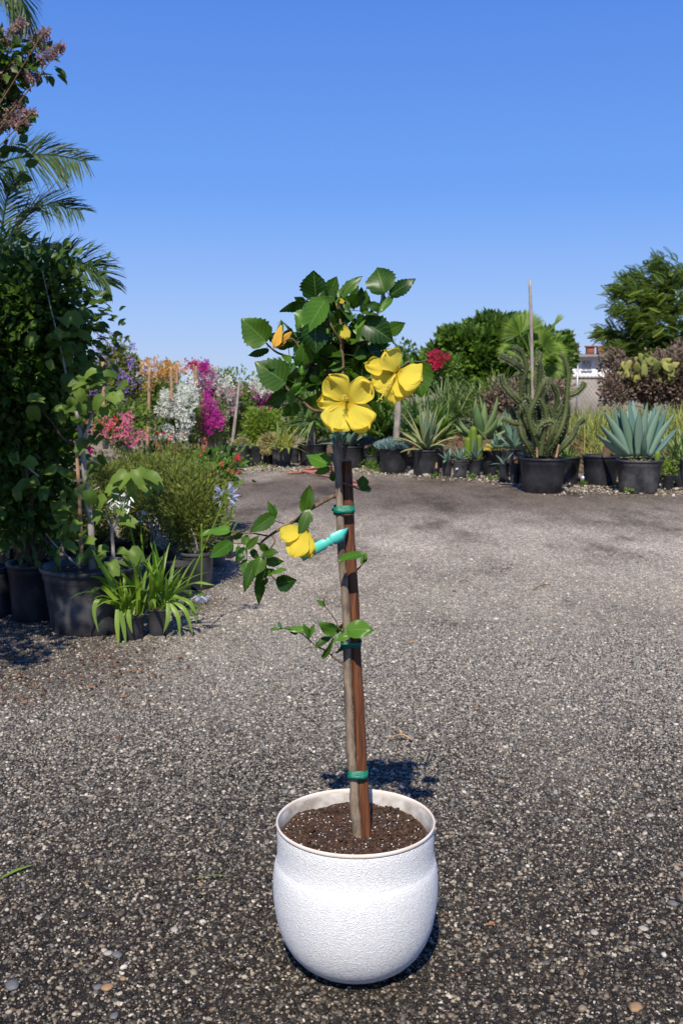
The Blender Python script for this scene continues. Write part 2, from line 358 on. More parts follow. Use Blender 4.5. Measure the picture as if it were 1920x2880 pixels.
def soil_mat(name='potting_soil', dark=(.014, .007, .004), mid=(.062, .028, .014), hi=(.14, .070, .036)):
    m, n, b, out = newmat(name); tc = N(n, 'ShaderNodeTexCoord'); a = N(n, 'ShaderNodeTexNoise'); a.inputs['Scale'].default_value = 120; a.inputs['Detail'].default_value = 8; n.links.new(tc.outputs['Object'], a.inputs['Vector'])
    r = ramp(n, [(.35, dark), (.52, mid), (.7, hi)]); n.links.new(a.outputs['Fac'], r.inputs[0]); n.links.new(r.outputs[0], b.inputs['Base Color']); b.inputs['Roughness'].default_value = .9
    bumpn(n, b, a.outputs['Fac'], .01); return m
M['soil'] = soil_mat()
M['perlite'] = solid('perlite_white', (.75, .74, .70), .7, var=.05)
def pot_mat(name, c, dust, amt):
    m, n, b, out = newmat(name); tc = N(n, 'ShaderNodeTexCoord'); a = N(n, 'ShaderNodeTexNoise'); a.inputs['Scale'].default_value = 3.2; a.inputs['Detail'].default_value = 8; a.inputs['Roughness'].default_value = .62; n.links.new(tc.outputs['Object'], a.inputs['Vector'])
    r = ramp(n, [(.42, (0, 0, 0)), (.72, (amt,) * 3)]); n.links.new(a.outputs['Fac'], r.inputs[0])
    n.links.new(mixc(n, r.outputs[0], c, dust), b.inputs['Base Color']); b.inputs['Roughness'].default_value = .48; b.inputs['Specular IOR Level'].default_value = .4
    bumpn(n, b, a.outputs['Fac'], .02, .6); return m
M['pot'] = pot_mat('black_nursery_plastic', (.012, .013, .017), (.10, .10, .11), .45)
M['pot_dusty'] = pot_mat('dusty_nursery_plastic', (.02, .022, .027), (.17, .165, .165), .75)
M['pot_soil'] = soil_mat('nursery_mix', (.02, .014, .01), (.06, .038, .024), (.13, .08, .05))
# ground
def ground_mat():
    m, n, b, out = newmat('gravel_yard'); tc = N(n, 'ShaderNodeTexCoord'); L = n.links.new
    v = N(n, 'ShaderNodeTexVoronoi'); v.inputs['Scale'].default_value = 105; L(tc.outputs['Object'], v.inputs['Vector'])
    sp = N(n, 'ShaderNodeSeparateColor'); L(v.outputs['Color'], sp.inputs[0])
    cr = ramp(n, [(0, (.02, .02, .022)), (.3, (.06, .056, .052)), (.52, (.13, .115, .10)), (.75, (.21, .17, .13)), (.9, (.36, .31, .26)), (1, (.50, .46, .42))]); L(sp.outputs[0], cr.inputs[0])
    fine = N(n, 'ShaderNodeTexNoise'); fine.inputs['Scale'].default_value = 60; fine.inputs['Detail'].default_value = 6; L(tc.outputs['Object'], fine.inputs['Vector'])
    # damp dark foreground, paler dry gravel farther out, brown worn dirt near the rows
    big = N(n, 'ShaderNodeTexNoise'); big.inputs['Scale'].default_value = .55; big.inputs['Detail'].default_value = 6; big.inputs['Roughness'].default_value = .62
    mp = N(n, 'ShaderNodeMapping'); mp.inputs['Scale'].default_value = (1, .55, 1); mp.inputs['Location'].default_value = (3.3, 1.2, 0); L(tc.outputs['Object'], mp.inputs[0]); L(mp.outputs[0], big.inputs['Vector'])
    xyz = N(n, 'ShaderNodeSeparateXYZ'); L(tc.outputs['Object'], xyz.inputs[0])
    def mth(op, a, c=None):
        k = N(n, 'ShaderNodeMath', operation=op)
        for i, q in enumerate((a, c)):
            if q is None: continue
            if isinstance(q, bpy.types.NodeSocket): L(q, k.inputs[i])
            else: k.inputs[i].default_value = q
        return k.outputs[0]
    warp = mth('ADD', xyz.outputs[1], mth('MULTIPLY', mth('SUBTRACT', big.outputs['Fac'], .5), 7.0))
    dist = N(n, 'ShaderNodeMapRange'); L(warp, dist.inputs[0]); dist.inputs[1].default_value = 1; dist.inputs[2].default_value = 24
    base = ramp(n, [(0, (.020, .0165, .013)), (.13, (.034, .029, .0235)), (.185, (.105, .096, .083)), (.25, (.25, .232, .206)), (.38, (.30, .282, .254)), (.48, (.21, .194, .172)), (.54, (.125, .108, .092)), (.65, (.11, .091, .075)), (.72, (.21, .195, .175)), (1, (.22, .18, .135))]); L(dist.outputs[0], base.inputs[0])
    gain = mixc(n, 1, cr.outputs[0], (7.0, 7.0, 7.0), 'MULTIPLY')
    peb = mixc(n, .62, base.outputs[0], mixc(n, 1, gain, base.outputs[0], 'MULTIPLY'))
    # where grains are smaller than a pixel only speckle is left
    far = N(n, 'ShaderNodeMapRange'); L(xyz.outputs[1], far.inputs[0]); far.inputs[1].default_value = 8; far.inputs[2].default_value = 26; far.inputs[4].default_value = .45
    sp2 = N(n, 'ShaderNodeTexNoise'); sp2.inputs['Scale'].default_value = 22; sp2.inputs['Detail'].default_value = 7; sp2.inputs['Roughness'].default_value = .75; L(tc.outputs['Object'], sp2.inputs['Vector'])
    r2 = ramp(n, [(.3, (.45, .43, .41)), (.5, (1, 1, 1)), (.72, (2.1, 2.0, 1.9))]); L(sp2.outputs['Fac'], r2.inputs[0])
    col = mixc(n, 1, peb, r2.outputs[0], 'MULTIPLY')
    pt = N(n, 'ShaderNodeTexNoise'); pt.inputs['Scale'].default_value = 1.3; pt.inputs['Detail'].default_value = 7; pt.inputs['Roughness'].default_value = .7
    mp3 = N(n, 'ShaderNodeMapping'); mp3.inputs['Scale'].default_value = (1, .45, 1); L(tc.outputs['Object'], mp3.inputs[0]); L(mp3.outputs[0], pt.inputs['Vector'])
    r3 = ramp(n, [(.36, (.46, .43, .40)), (.48, (.95, .95, .95)), (.66, (1.35, 1.36, 1.37))]); L(pt.outputs['Fac'], r3.inputs[0])
    col = mixc(n, 1, col, r3.outputs[0], 'MULTIPLY')
    mx = N(n, 'ShaderNodeMapRange', interpolation_type='SMOOTHSTEP'); wx = mth('ADD', xyz.outputs[0], mth('MULTIPLY', mth('SUBTRACT', pt.outputs['Fac'], .5), 2.2)); L(wx, mx.inputs[0]); mx.inputs[1].default_value = -.75; mx.inputs[2].default_value = -1.35
    my = N(n, 'ShaderNodeMapRange', interpolation_type='SMOOTHSTEP'); wy = mth('ADD', xyz.outputs[1], mth('MULTIPLY', mth('SUBTRACT', big.outputs['Fac'], .5), 3)); L(wy, my.inputs[0]); my.inputs[1].default_value = 4.7; my.inputs[2].default_value = 5.4
    mf = N(n, 'ShaderNodeMapRange', interpolation_type='SMOOTHSTEP'); L(xyz.outputs[1], mf.inputs[0]); mf.inputs[1].default_value = 13; mf.inputs[2].default_value = 11
    fac = mth('MULTIPLY', mth('MULTIPLY', mth('MULTIPLY', mx.outputs[0], my.outputs[0]), mf.outputs[0]), .8)
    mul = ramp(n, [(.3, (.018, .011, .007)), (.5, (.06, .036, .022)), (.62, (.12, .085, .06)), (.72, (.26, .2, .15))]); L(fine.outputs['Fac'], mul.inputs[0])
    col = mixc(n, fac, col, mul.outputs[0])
    L(col, b.inputs['Base Color']); b.inputs['Roughness'].default_value = .8; b.inputs['Specular IOR Level'].default_value = .35
    add = mth('ADD', mth('MULTIPLY', v.outputs['Distance'], -.6), mth('MULTIPLY', fine.outputs['Fac'], .6)); bumpn(n, b, add, .006); return m
M['ground'] = ground_mat()
def pebble_mat():
    m, n, b, out = newmat('pebbles'); at = N(n, 'ShaderNodeAttribute', attribute_name='tint', attribute_type='INSTANCER')
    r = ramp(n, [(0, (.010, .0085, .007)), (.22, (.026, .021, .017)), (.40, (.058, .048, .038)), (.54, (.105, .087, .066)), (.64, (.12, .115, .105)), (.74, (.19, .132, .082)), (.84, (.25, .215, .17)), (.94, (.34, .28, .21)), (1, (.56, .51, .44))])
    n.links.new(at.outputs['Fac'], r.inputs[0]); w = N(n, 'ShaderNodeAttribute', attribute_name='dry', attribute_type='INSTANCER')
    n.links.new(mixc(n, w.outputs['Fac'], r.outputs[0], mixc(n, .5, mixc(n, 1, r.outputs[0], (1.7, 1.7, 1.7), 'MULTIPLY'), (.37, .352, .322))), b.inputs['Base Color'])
    b.inputs['Roughness'].default_value = .45; b.inputs['Specular IOR Level'].default_value = .28; return m
M['pebble'] = pebble_mat()
M['stone_pale'] = solid('stone_pale', (.42, .38, .33), .8, (40, .003), .2, 20)
M['stone_tan'] = solid('stone_tan', (.36, .22, .12), .8, (40, .003), .2, 20)
M['stone_grey'] = solid('stone_grey', (.16, .16, .165), .8, (40, .003), .2, 20)
M['litter'] = leafmat('dead_leaf_litter', (.045, .022, .013), (.34, .15, .07), .8, .1)
M['chips'] = leafmat('pale_chips', (.25, .20, .14), (.52, .46, .38), .9, 0)
M['bank'] = solid('bare_bank_earth', (.16, .10, .06), .95, (9, .05), .3, 5, c2=(.07, .05, .035))

# ------------------------------------------------------------------ the ground
gmb = MB(); ys = [-30, 0, 2, 4, 8, 14, 20, 30, 60, 150, 500, 2500]; xs = [-2500, -400, -100, -30, -10, 0, 10, 30, 100, 400, 2500]
gmb.add([(x, y, 0) for y in ys for x in xs], [(j * 11 + i, j * 11 + i + 1, (j + 1) * 11 + i + 1, (j + 1) * 11 + i) for j in range(len(ys) - 1) for i in range(10)])
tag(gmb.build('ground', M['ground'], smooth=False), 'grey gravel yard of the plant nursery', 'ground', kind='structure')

def gravel():
    pts = []
    for (y0, y1, dens) in ((1.75, 2.6, 24000), (2.6, 3.6, 18000), (3.6, 4.8, 13000), (4.8, 6.4, 9500), (6.4, 9.5, 3600)):
        hw = .36 * y1 + .75; n = int(2 * hw * (y1 - y0) * dens); x = rng.uniform(-hw, hw, n); y = rng.uniform(y0, y1, n); k = (np.abs(x) < .36 * y + .75 - rng.random(n) ** 3 * .6) & (rng.random(n) < np.clip(1.05 - (y - 7.4) / 2.1, 0, 1)) & (rng.random(n) < 1 - .30 * np.clip((y - y0) / (y1 - y0), 0, 1))
        pts.append(np.stack([x[k], y[k], np.zeros(k.sum())], 1))
    p = np.concatenate(pts); n = len(p); s = np.exp(rng.normal(0, .33, n)) * .0036 * (1 + .05 * p[:, 1]); s[rng.random(n) < .0025] *= 1.9
    p[:, 2] = s * rng.uniform(-.1, .45, n)
    me = bpy.data.meshes.new('gravel'); me.vertices.add(n); me.vertices.foreach_set('co', p.astype(np.float32).ravel())
    sc = s[:, None] * np.stack([rng.uniform(.8, 1.5, n), rng.uniform(.7, 1.1, n), rng.uniform(.5, .9, n)], 1)
    rot = np.stack([rng.uniform(-.5, .5, n), rng.uniform(-.5, .5, n), rng.uniform(0, 6.28, n)], 1)
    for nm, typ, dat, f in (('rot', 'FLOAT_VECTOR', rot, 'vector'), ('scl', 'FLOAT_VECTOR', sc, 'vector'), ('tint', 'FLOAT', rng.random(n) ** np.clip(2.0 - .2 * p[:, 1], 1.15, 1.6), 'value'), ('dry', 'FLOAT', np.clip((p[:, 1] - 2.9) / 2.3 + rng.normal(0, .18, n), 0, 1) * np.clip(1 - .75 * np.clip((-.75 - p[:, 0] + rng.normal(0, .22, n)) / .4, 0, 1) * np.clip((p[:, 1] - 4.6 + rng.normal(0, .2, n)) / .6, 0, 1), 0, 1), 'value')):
        a = me.attributes.new(nm, typ, 'POINT'); a.data.foreach_set(f, dat.astype(np.float32).ravel())
    o = bpy.data.objects.new('gravel', me); COL.objects.link(o); me.materials.append(M['pebble'])
    ng = bpy.data.node_groups.new('pebble_scatter', 'GeometryNodeTree')
    ng.interface.new_socket('Geometry', in_out='INPUT', socket_type='NodeSocketGeometry'); ng.interface.new_socket('Geometry', in_out='OUTPUT', socket_type='NodeSocketGeometry')
    gi = ng.nodes.new('NodeGroupInput'); go = ng.nodes.new('NodeGroupOutput'); ico = ng.nodes.new('GeometryNodeMeshIcoSphere'); ico.inputs['Subdivisions'].default_value = 1; ico.inputs['Radius'].default_value = 1
    sm = ng.nodes.new('GeometryNodeSetMaterial'); sm.inputs['Material'].default_value = M['pebble']; ng.links.new(ico.outputs[0], sm.inputs[0])
    ss = ng.nodes.new('GeometryNodeSetShadeSmooth'); ss.inputs['Shade Smooth'].default_value = True; ng.links.new(sm.outputs[0], ss.inputs[0])
    io = ng.nodes.new('GeometryNodeInstanceOnPoints'); ng.links.new(gi.outputs[0], io.inputs['Points']); ng.links.new(ss.outputs[0], io.inputs['Instance'])
    for nm, k in (('rot', 'Rotation'), ('scl', 'Scale')):
        na = ng.nodes.new('GeometryNodeInputNamedAttribute'); na.data_type = 'FLOAT_VECTOR'; na.inputs['Name'].default_value = nm; ng.links.new(na.outputs['Attribute'], io.inputs[k])
    ng.links.new(io.outputs[0], go.inputs[0]); md = o.modifiers.new('scatter', 'NODES'); md.node_group = ng
    tag(o, 'loose dark and pale pebbles covering the yard around the white pot', 'gravel', kind='stuff')
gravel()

# ------------------------------------------------------------------ nursery pots
def pot(cx, cy, r, h, label, mat='pot', style=0, group='black plastic nursery pots', soil=True, name='nursery_pot', fill=.07):
    t = thing(name, (cx, cy, 0), label, 'plant pot', group)
    ph = random.uniform(0, 6); am = .014 + .012 * random.random()
    wob = lambda a, z: am * math.sin(2 * a + ph) * (z / h) + am * .5 * math.sin(3 * a + ph * 2)
    rb = r * (.80 if style == 0 else .86); th = r * .035; lip = min(.03, h * .09)
    mb = MB(); ro = r * .955
    prof = [(0.004, 0), (0.004, rb * .9), (0.0, rb * .97), (h * .03, rb), (h * .25, rb + (ro - rb) * .25), (h * .5, rb + (ro - rb) * .5), (h * .80, rb + (ro - rb) * .80), (h * .815, rb + (ro - rb) * .81 + r * .018), (h - lip, ro), (h - .003, ro), (h - .003, ro - th), (h * .3, rb * 1.02 - th)]
    lathe(mb, prof, (cx, cy, 0), 40, wob=wob)
    mb.build('body', M[mat], t)
    rm = MB(); lathe(rm, [(h - lip, ro), (h - lip, r * .995), (h - lip * .6, r), (h - lip * .12, r), (h, r * .985), (h, ro - th * .8), (h - lip * .5, ro - th * 1.1)], (cx, cy, 0), 40, wob=wob)
    rm.build('rim', M[mat], t)
    if soil:
        s = MB(); disc(s, (cx, cy, h * (1 - fill)), (ro - th) * .99, 26, 5, min(.05, r * .12), cx * 7); s.build('soil', M['pot_soil'], t)
    return (cx, cy, h * (1 - fill), r)
def potpx(x0, x1, ry, by, label, mat='pot', Y=None, **kw):
    g = G((x0 + x1) / 2, by) if Y is None else P((x0 + x1) / 2, by, Y)
    d = g.y * CT + CAMH * ST * .8; r = (x1 - x0) / 2 / FPX * d; cy = g.y + r * .8
    xc = ((x0 + x1) / 2 - 960) / FPX * (cy * CT + CAMH * ST * .8); r *= cy / g.y * .985
    h = P(0, ry, g.y - r * .1).z
    return pot(xc, cy, r, max(h, .12), label, mat, **kw)

# ------------------------------------------------------------------ the white pot
PX, PY, RH = .037, 2.59, .40
wp = thing('planter_pot', (PX, PY, 0), 'large round white textured planter pot full of soil in the middle of the gravel', 'plant pot')
mb = MB()
prof = [(.006, .0), (.006, .080), (.0, .088), (.003, .100), (.010, .118), (.022, .140), (.036, .158), (.056, .176), (.085, .193), (.12, .2055), (.15, .2115), (.185, .2165), (.22, .218), (.25, .2172), (.275, .2145), (.288, .2115), (.294, .2085), (.300, .2065), (.33, .2058), (.36, .2062), (.385, .2068), (.388, .206)]
lathe(mb, prof, (PX, PY, 0), 96); mb.build('body', M['white'], wp)
mb = MB(); lathe(mb, [(.389, .2062), (.390, .2078), (.393, .2088), (.396, .2088), (.3995, .2075), (.4, .2058), (.3985, .2038), (.394, .2028), (.388, .2028)], (PX, PY, 0), 96); mb.build('rim', M['rim'], wp)
mb = MB(); lathe(mb, [(.3885, .2028), (.38, .1995), (.34, .1975), (.28, .1965)], (PX, PY, 0), 96); mb.build('inner_wall', M['inner'], wp)
def soil_z(x, y):
    r = math.hypot(x, y); v = Vector((x, y, 0))
    return .348 + .012 * (1 - (r / .2) ** 2) + .010 * noise.noise(v * 14 + Vector((3, 1, 0))) + .006 * noise.noise(v * 45) + .003 * noise.noise(v * 120) + .012 * max(0, y / .2) + (.006 * max(0, -x / .2))
mb = MB(); Vs, Fs = [], []; NR, NA = 46, 120
for i in range(NR):
    for j in range(NA):
        a = 2 * math.pi * j / NA; r = .1978 * i / (NR - 1) ; x, y = r * math.cos(a), r * math.sin(a); Vs.append((PX + x, PY + y, soil_z(x, y)))
Fs = [(i * NA + j, (i + 1) * NA + j, (i + 1) * NA + (j + 1) % NA, i * NA + (j + 1) % NA) for i in range(NR - 1) for j in range(NA)]
mb.add(Vs, Fs); soil = mb.build('soil', M['soil'], wp)
mb = MB()
for i in range(400):
    a, r = random.uniform(0, 6.28), .192 * math.sqrt(random.random()); x, y = r * math.cos(a), r * math.sin(a)
    s = random.choice([.0009, .0011, .0014, .0018, .0024]); stone_mesh(mb, (PX + x, PY + y, soil_z(x, y) + s * .5), s, (1, 1, .8), .5, i, 0, 1)
tag(mb.build('perlite', M['perlite'], soil), kind='stuff')
mb = MB()
for i in range(420):
    a, r = random.uniform(0, 6.28), .194 * math.sqrt(random.random()); x, y = r * math.cos(a), r * math.sin(a)
    s = random.choice([.002, .003, .004, .005, .008]); stone_mesh(mb, (PX + x, PY + y, soil_z(x, y) + s * .3), s, (1, random.uniform(.4, 1), .6), .5, i, random.uniform(0, 3), 1)
for (x, y, s) in ((-.125, .02, .016), (.135, .03, .018), (.12, -.005, .012), (-.06, .13, .014), (-.075, .125, .012)): stone_mesh(mb, (PX + x, PY + y, soil_z(x, y) + s * .5), s, (1, 1, .8), .5, s * 999)
tag(mb.build('clods', M['soil'], soil), kind='stuff')

# ------------------------------------------------------------------ stake, ties, tag
HY = 2.59
def crop1(x, y): return 640 + x / 2.6133, 700 + y / 2.6133
def crop2(x, y): return 540 + x / 2.24, 1200 + y / 2.24
def crop3(x, y): return 700 + x / 2.6133, 2000 + y / 2.6133
st_top = P(971.5, 1296, HY + .014); st_bot = P(1026, 2325, HY - .002); st_bot = st_bot + (st_bot - st_top) * .06
st = MB(); ax = nrm(np.array(st_bot - st_top)); sx = nrm(np.cross(ax, (0, 1, 0))); sy = np.cross(sx, ax)
hw = .0145; oct_ = [(-1, -.55), (-.6, -1), (.6, -1), (1, -.55), (1, .7), (.7, 1), (-.7, 1), (-1, .7)]
V = []; K = 26
for i in range(K):
    c = np.array(st_top) + (np.array(st_bot) - np.array(st_top)) * i / (K - 1) + sx * .0012 * math.sin(i * .9) + sy * .001 * math.sin(i * 1.7)
    for a, b_ in oct_: V.append(c + sx * a * hw * (1 + .04 * math.sin(i * 2.1 + a)) + sy * b_ * hw)
F = [(i * 8 + j, i * 8 + (j + 1) % 8, (i + 1) * 8 + (j + 1) % 8, (i + 1) * 8 + j) for i in range(K - 1) for j in range(8)] + [tuple(range(8)), tuple((K - 1) * 8 + j for j in range(7, -1, -1))]
st.add(V, F); tag(st.build('wooden_stake', M['stake'], smooth=False, origin=st_bot), 'reddish brown square wooden stake tied to the hibiscus trunk in the white pot', 'stake')
trunk_px = [(942, 1180), (948, 1227), (948, 1289), (953, 1378), (957, 1468), (960, 1557), (966, 1629), (973, 1713), (975, 1803), (977, 1896), (981, 2000), (985, 2077), (990, 2153), (995, 2191), (997, 2268), (1004, 2332)]
trunk_pts = [P(x, y, HY - .012 + .012 * (i % 2) * .3) for i, (x, y) in enumerate(trunk_px)]
def at_trunk(y):
    for a, b in zip(trunk_px, trunk_px[1:]):
        if a[1] <= y <= b[1]: x = a[0] + (b[0] - a[0]) * (y - a[1]) / (b[1] - a[1]); return x
    return trunk_px[-1][0]
def tie(y, label, wide=.017, tail=None, end=1, xs=None):
    mb = MB(); xt = at_trunk(y); cx = (xt + 971.5 + (y - 1296) * (54.5 / 1029)) / 2 if end else xt
    c = P(cx, y, HY - .0035); ww = (.0265 if end else .0112)
    for lay in range(3):
        V = []; zo = random.uniform(-.004, .004); m = 24
        for k in (0, 1):
            for j in range(m):
                a = 2 * math.pi * j / m; r1 = ww * (1 + .02 * lay); r2 = (.0225 if end else .0125) * (1 + .03 * lay)
                x = r1 * np.sign(math.cos(a)) * abs(math.cos(a)) ** .6; yy = r2 * np.sign(math.sin(a)) * abs(math.sin(a)) ** .6
                V.append((c.x + x, c.y + yy, c.z + zo + (k - .5) * wide * (.6 if lay else 1) + .0015 * math.sin(a * 3 + lay) + x * .06))
        mb.add(V, [(j, (j + 1) % m, m + (j + 1) % m, m + j) for j in range(m)])
    if tail:
        q = P(tail[0], tail[1], HY - .03); a = Vector((c.x - ww, c.y - .012, c.z)); strip(mb, [a, (a + q) / 2 + Vector((0, 0, .002)), q], [.008, .007, .009], (0, .2, 1), .1)
    o = mb.build('plant_tie', M['tie'], origin=c); s = o.modifiers.new('thickness', 'SOLIDIFY'); s.thickness = .0006
    return tag(o, label, 'plant tie', 'green tape ties on the hibiscus')
tie(1434, 'green tape tie around trunk and stake just above the turquoise label', .021, (932, 1433))
tie(1808, 'green tape tie half hidden behind the round bright leaf on the stake', .013)
tie(2174, 'lowest green tape tie, around trunk and stake just above the white pot', .020, (975, 2155))
tie(1233, 'green tape wrapped on the trunk right under the yellow flower', .022, None, 0)
# turquoise label
tg = MB(); c = P(957, 1508, HY)
pa = [P(x, y, HY - yy) for x, y, yy in ((845, 1566, .04), (875, 1549, .042), (905, 1533, .042), (925, 1524, .041), (938, 1516, .039), (953, 1509, .037), (967, 1503, .033), (973, 1500, .020), (972, 1502, 0.0), (956, 1507, -.016), (940, 1513, .0))]
pp = smooth_path(pa, 40); wl = [.027] * 9 + [.027, .018, .018, .027, .018, .023] + [.030] * 25
strip(tg, pp, wl, (.28, 0, 1), .0); o = tg.build('plant_label', M['tag'], origin=c); s = o.modifiers.new('thickness', 'SOLIDIFY'); s.thickness = .0006
tag(o, 'turquoise plastic strip label looped around the hibiscus trunk', 'plant label')

# ------------------------------------------------------------------ the hibiscus
hib = thing('hibiscus_tree', (trunk_pts[-1].x, trunk_pts[-1].y, .355), 'young hibiscus standard with yellow flowers tied to a stake in the white pot', 'tree')
net = []                                                 # sample points of the wood, to hang leaf stalks on
def limb(name, pts, r, mat='bark', n=9, k=30, knob=0):
    mb = MB(); pp = smooth_path(pts, k)
    rr = np.interp(np.linspace(0, 1, k), np.linspace(0, 1, len(r)), r)
    if knob: rr = rr * (1 + knob * np.maximum(0, np.sin(np.arange(k) * 1.9 + 1)) ** 4 * 1.3)
    tube(mb, pp, rr, n, vary=.05 if knob else 0); net.extend([np.array(q) for q in pp]); mb.build(name, M[mat], hib)
limb('trunk', [trunk_pts[-1] + Vector((.001, 0, -.035))] + trunk_pts[::-1], [.0122, .0116, .0108, .0102, .0096, .0090], n=12, k=70, knob=.14)
def c1p(*q): return [P(*crop1(x, y), HY + dy) for x, y, dy in q]
def c2p(*q): return [P(*crop2(x, y), HY + dy) for x, y, dy in q]
TP = trunk_pts[0]
limb('branch', [TP, *c1p((800, 1220, .0), (845, 990, -.02), (840, 760, -.02), (832, 560, -.02), (815, 450, -.01), (780, 370, 0), (775, 345, 0))], [.006, .005, .0035, .002], 'twig')
limb('branch', [TP, *c1p((780, 1180, .0), (720, 910, .02), (620, 870, .03), (560, 840, .03), (480, 800, .02), (370, 765, .0), (300, 710, .0), (270, 670, 0))], [.005, .004, .003, .0018], 'twig')
limb('branch', [TP, *c1p((830, 1100, .02), (870, 860, .05), (960, 700, .03), (1040, 590, .0), (1100, 480, 0), (1150, 390, 0), (1200, 330, 0))], [.005, .004, .003, .0016], 'twig')
limb('branch', [TP, *c1p((700, 1200, -.02), (620, 1180, -.03), (540, 1110, -.03), (450, 1040, -.03), (400, 970, -.02))], [.005, .004, .003, .0018], 'twig')
limb('branch', c1p((845, 1010, -.02), (960, 980, -.03), (1100, 930, -.05), (1250, 880, -.07), (1330, 830, -.04), (1420, 830, -.02)), [.0035, .003, .0025, .0015], 'twig')
limb('branch', c1p((840, 700, -.02), (760, 560, -.05), (720, 420, -.03), (650, 355, 0)), [.003, .0025, .0015], 'twig')
limb('branch', c1p((835, 620, -.02), (850, 480, .03), (830, 350, .01)), [.0028, .0022, .0015], 'twig')
limb('branch', c1p((600, 870, .02), (545, 760, -.02), (470, 660, -.02), (370, 715, 0)), [.003, .0025, .0014], 'twig')
limb('branch', c1p((960, 700, .03), (1040, 680, -.02), (1170, 615, 0)), [.003, .0025, .0014], 'twig')
limb('branch', c2p((930, 470, -.0), (897, 437, -.01), (830, 470, -.02), (740, 522, -.03), (650, 590, -.03), (530, 660, -.03), (470, 700, -.03), (420, 745, -.04)), [.0058, .0052, .0045, .0035, .0025], 'twig', knob=.1)
limb('branch', c2p((480, 690, -.03), (400, 675, -.04), (260, 665, -.05), (225, 655, -.05)), [.0022, .0014], 'twig')
limb('branch', c2p((440, 735, -.03), (360, 735, -.04), (270, 735, -.05), (238, 735, -.05)), [.0022, .0014], 'twig')
limb('branch', c2p((500, 675, -.03), (520, 725, -.05), (480, 790, -.05), (465, 890, -.05), (440, 960, -.05), (425, 970, -.05)), [.0024, .0016], 'twig')
limb('branch', c2p((465, 900, -.05), (510, 950, -.05), (545, 985, -.05)), [.0018, .0012], 'twig')
limb('branch', c2p((580, 610, -.03), (520, 590, -.04), (505, 565, -.04)), [.0018, .0012], 'twig')
limb('branch', c2p((750, 520, -.03), (755, 560, -.05), (757, 600, -.06)), [.0018, .0014], 'twig')
limb('branch', c2p((935, 350, -.01), (1000, 370, -.02), (1040, 390, -.02), (1085, 405, -.02)), [.0026, .0015], 'twig')
limb('branch', c2p((1025, 915, .0), (1060, 880, -.02), (1080, 850, -.02), (1085, 810, -.02)), [.0024, .0014], 'twig')
limb('branch', c2p((965, 1505, -.01), (900, 1460, -.02), (840, 1410, -.03), (780, 1380, -.03), (700, 1310, -.03)), [.0026, .0016], 'twig')
limb('branch', c2p((980, 1305, -.0), (930, 1280, -.03), (900, 1215, -.03), (835, 1130, -.03)), [.0026, .0013], 'twig')
limb('branch', c2p((930, 300, -.01), (885, 290, -.02), (875, 240, -.03), (850, 235, -.03)), [.0024, .0014], 'twig')
limb('branch', [TP, *c1p((840, 1440, .0), (870, 1390, -.02))], [.003, .002], 'twig')
NET = np.array(net)

def hleaf(mb, B, T, wpx, nv, curl=.08, fold=.18, t=.5, rows=17, serr=.07, peak=.36, stalk=True, wave=.03):
    B, T = np.array(tuple(B)), np.array(tuple(T)); ax = T - B; L = np.linalg.norm(ax); ax = ax / L
    nv = nrm(np.array(nv, float) - ax * np.dot(nv, ax)); sd_ = np.cross(ax, nv); W = wpx
    cols = [-1, -.66, -.33, 0, .33, .66, 1]; V, uv = [], []
    e = math.log(.5) / math.log(peak); ph = random.uniform(0, 6)
    for i in range(rows):
        u = i / (rows - 1); wv = max(0., math.sin(math.pi * u ** e)) ** .78 * (1 - .35 * u ** 4) * W / 2 if 0 < u < 1 else 0
        if 0 < u < 1: wv = max(wv, W * .02)
        sr = (1 + serr * (1 if i % 2 else -1)) if u > .22 else 1
        for c in cols:
            ww = wv * c * (sr if abs(c) == 1 else 1)
            z = -curl * L * (u ** 2) * 1.3 + curl * L * .3 + fold * abs(ww) + wave * L * math.sin(ph + u * 7 + c * 2) * abs(c) + (.012 * L * math.cos(2 * math.pi * (u - abs(c) * .16) / .14) * (.3 + abs(c)) * (1 - u))
            V.append(B + ax * (u * L - (.10 * L * abs(c) * (1 - u) if u < .2 else 0) * 1) + sd_ * ww + nv * z); uv.append((u, c * .5 + .5))
    m = len(cols); F = [(i * m + j, i * m + j + 1, (i + 1) * m + j + 1, (i + 1) * m + j) for i in range(rows - 1) for j in range(m - 1)]
    mb.add(V, F, t, uv)
    if stalk:
        d = NET - B; k = int(np.argmin((d ** 2).sum(1))); q = NET[k]
        if .002 < np.linalg.norm(q - B) < .09:
            off = nv * curl * L * .3
            tube(mb, smooth_path([q, (q + B + off) / 2 + np.array([0, 0, .004]), B + off + ax * .002], 7), [.0011, .0009, .0008], 5, .6, uv=None) if False else tube(mb, smooth_path([q, (q + B + off) / 2 + np.array([0, 0, .004]), B + off + ax * .002], 7), [.0011, .0009, .0008], 5, .6)
NV = {'b': (0, -.55, .85), 'm': (.1, -1, .15), 'd': (.1, -.8, -.62), 'l': (-.8, -.6, .3), 'r': (.8, -.6, .3), 'u': (0, -.3, 1.1)}
PXM1 = 1 / 2.6133 / FPX * 2.68; PXM2 = 1 / 2.24 / FPX * 2.68
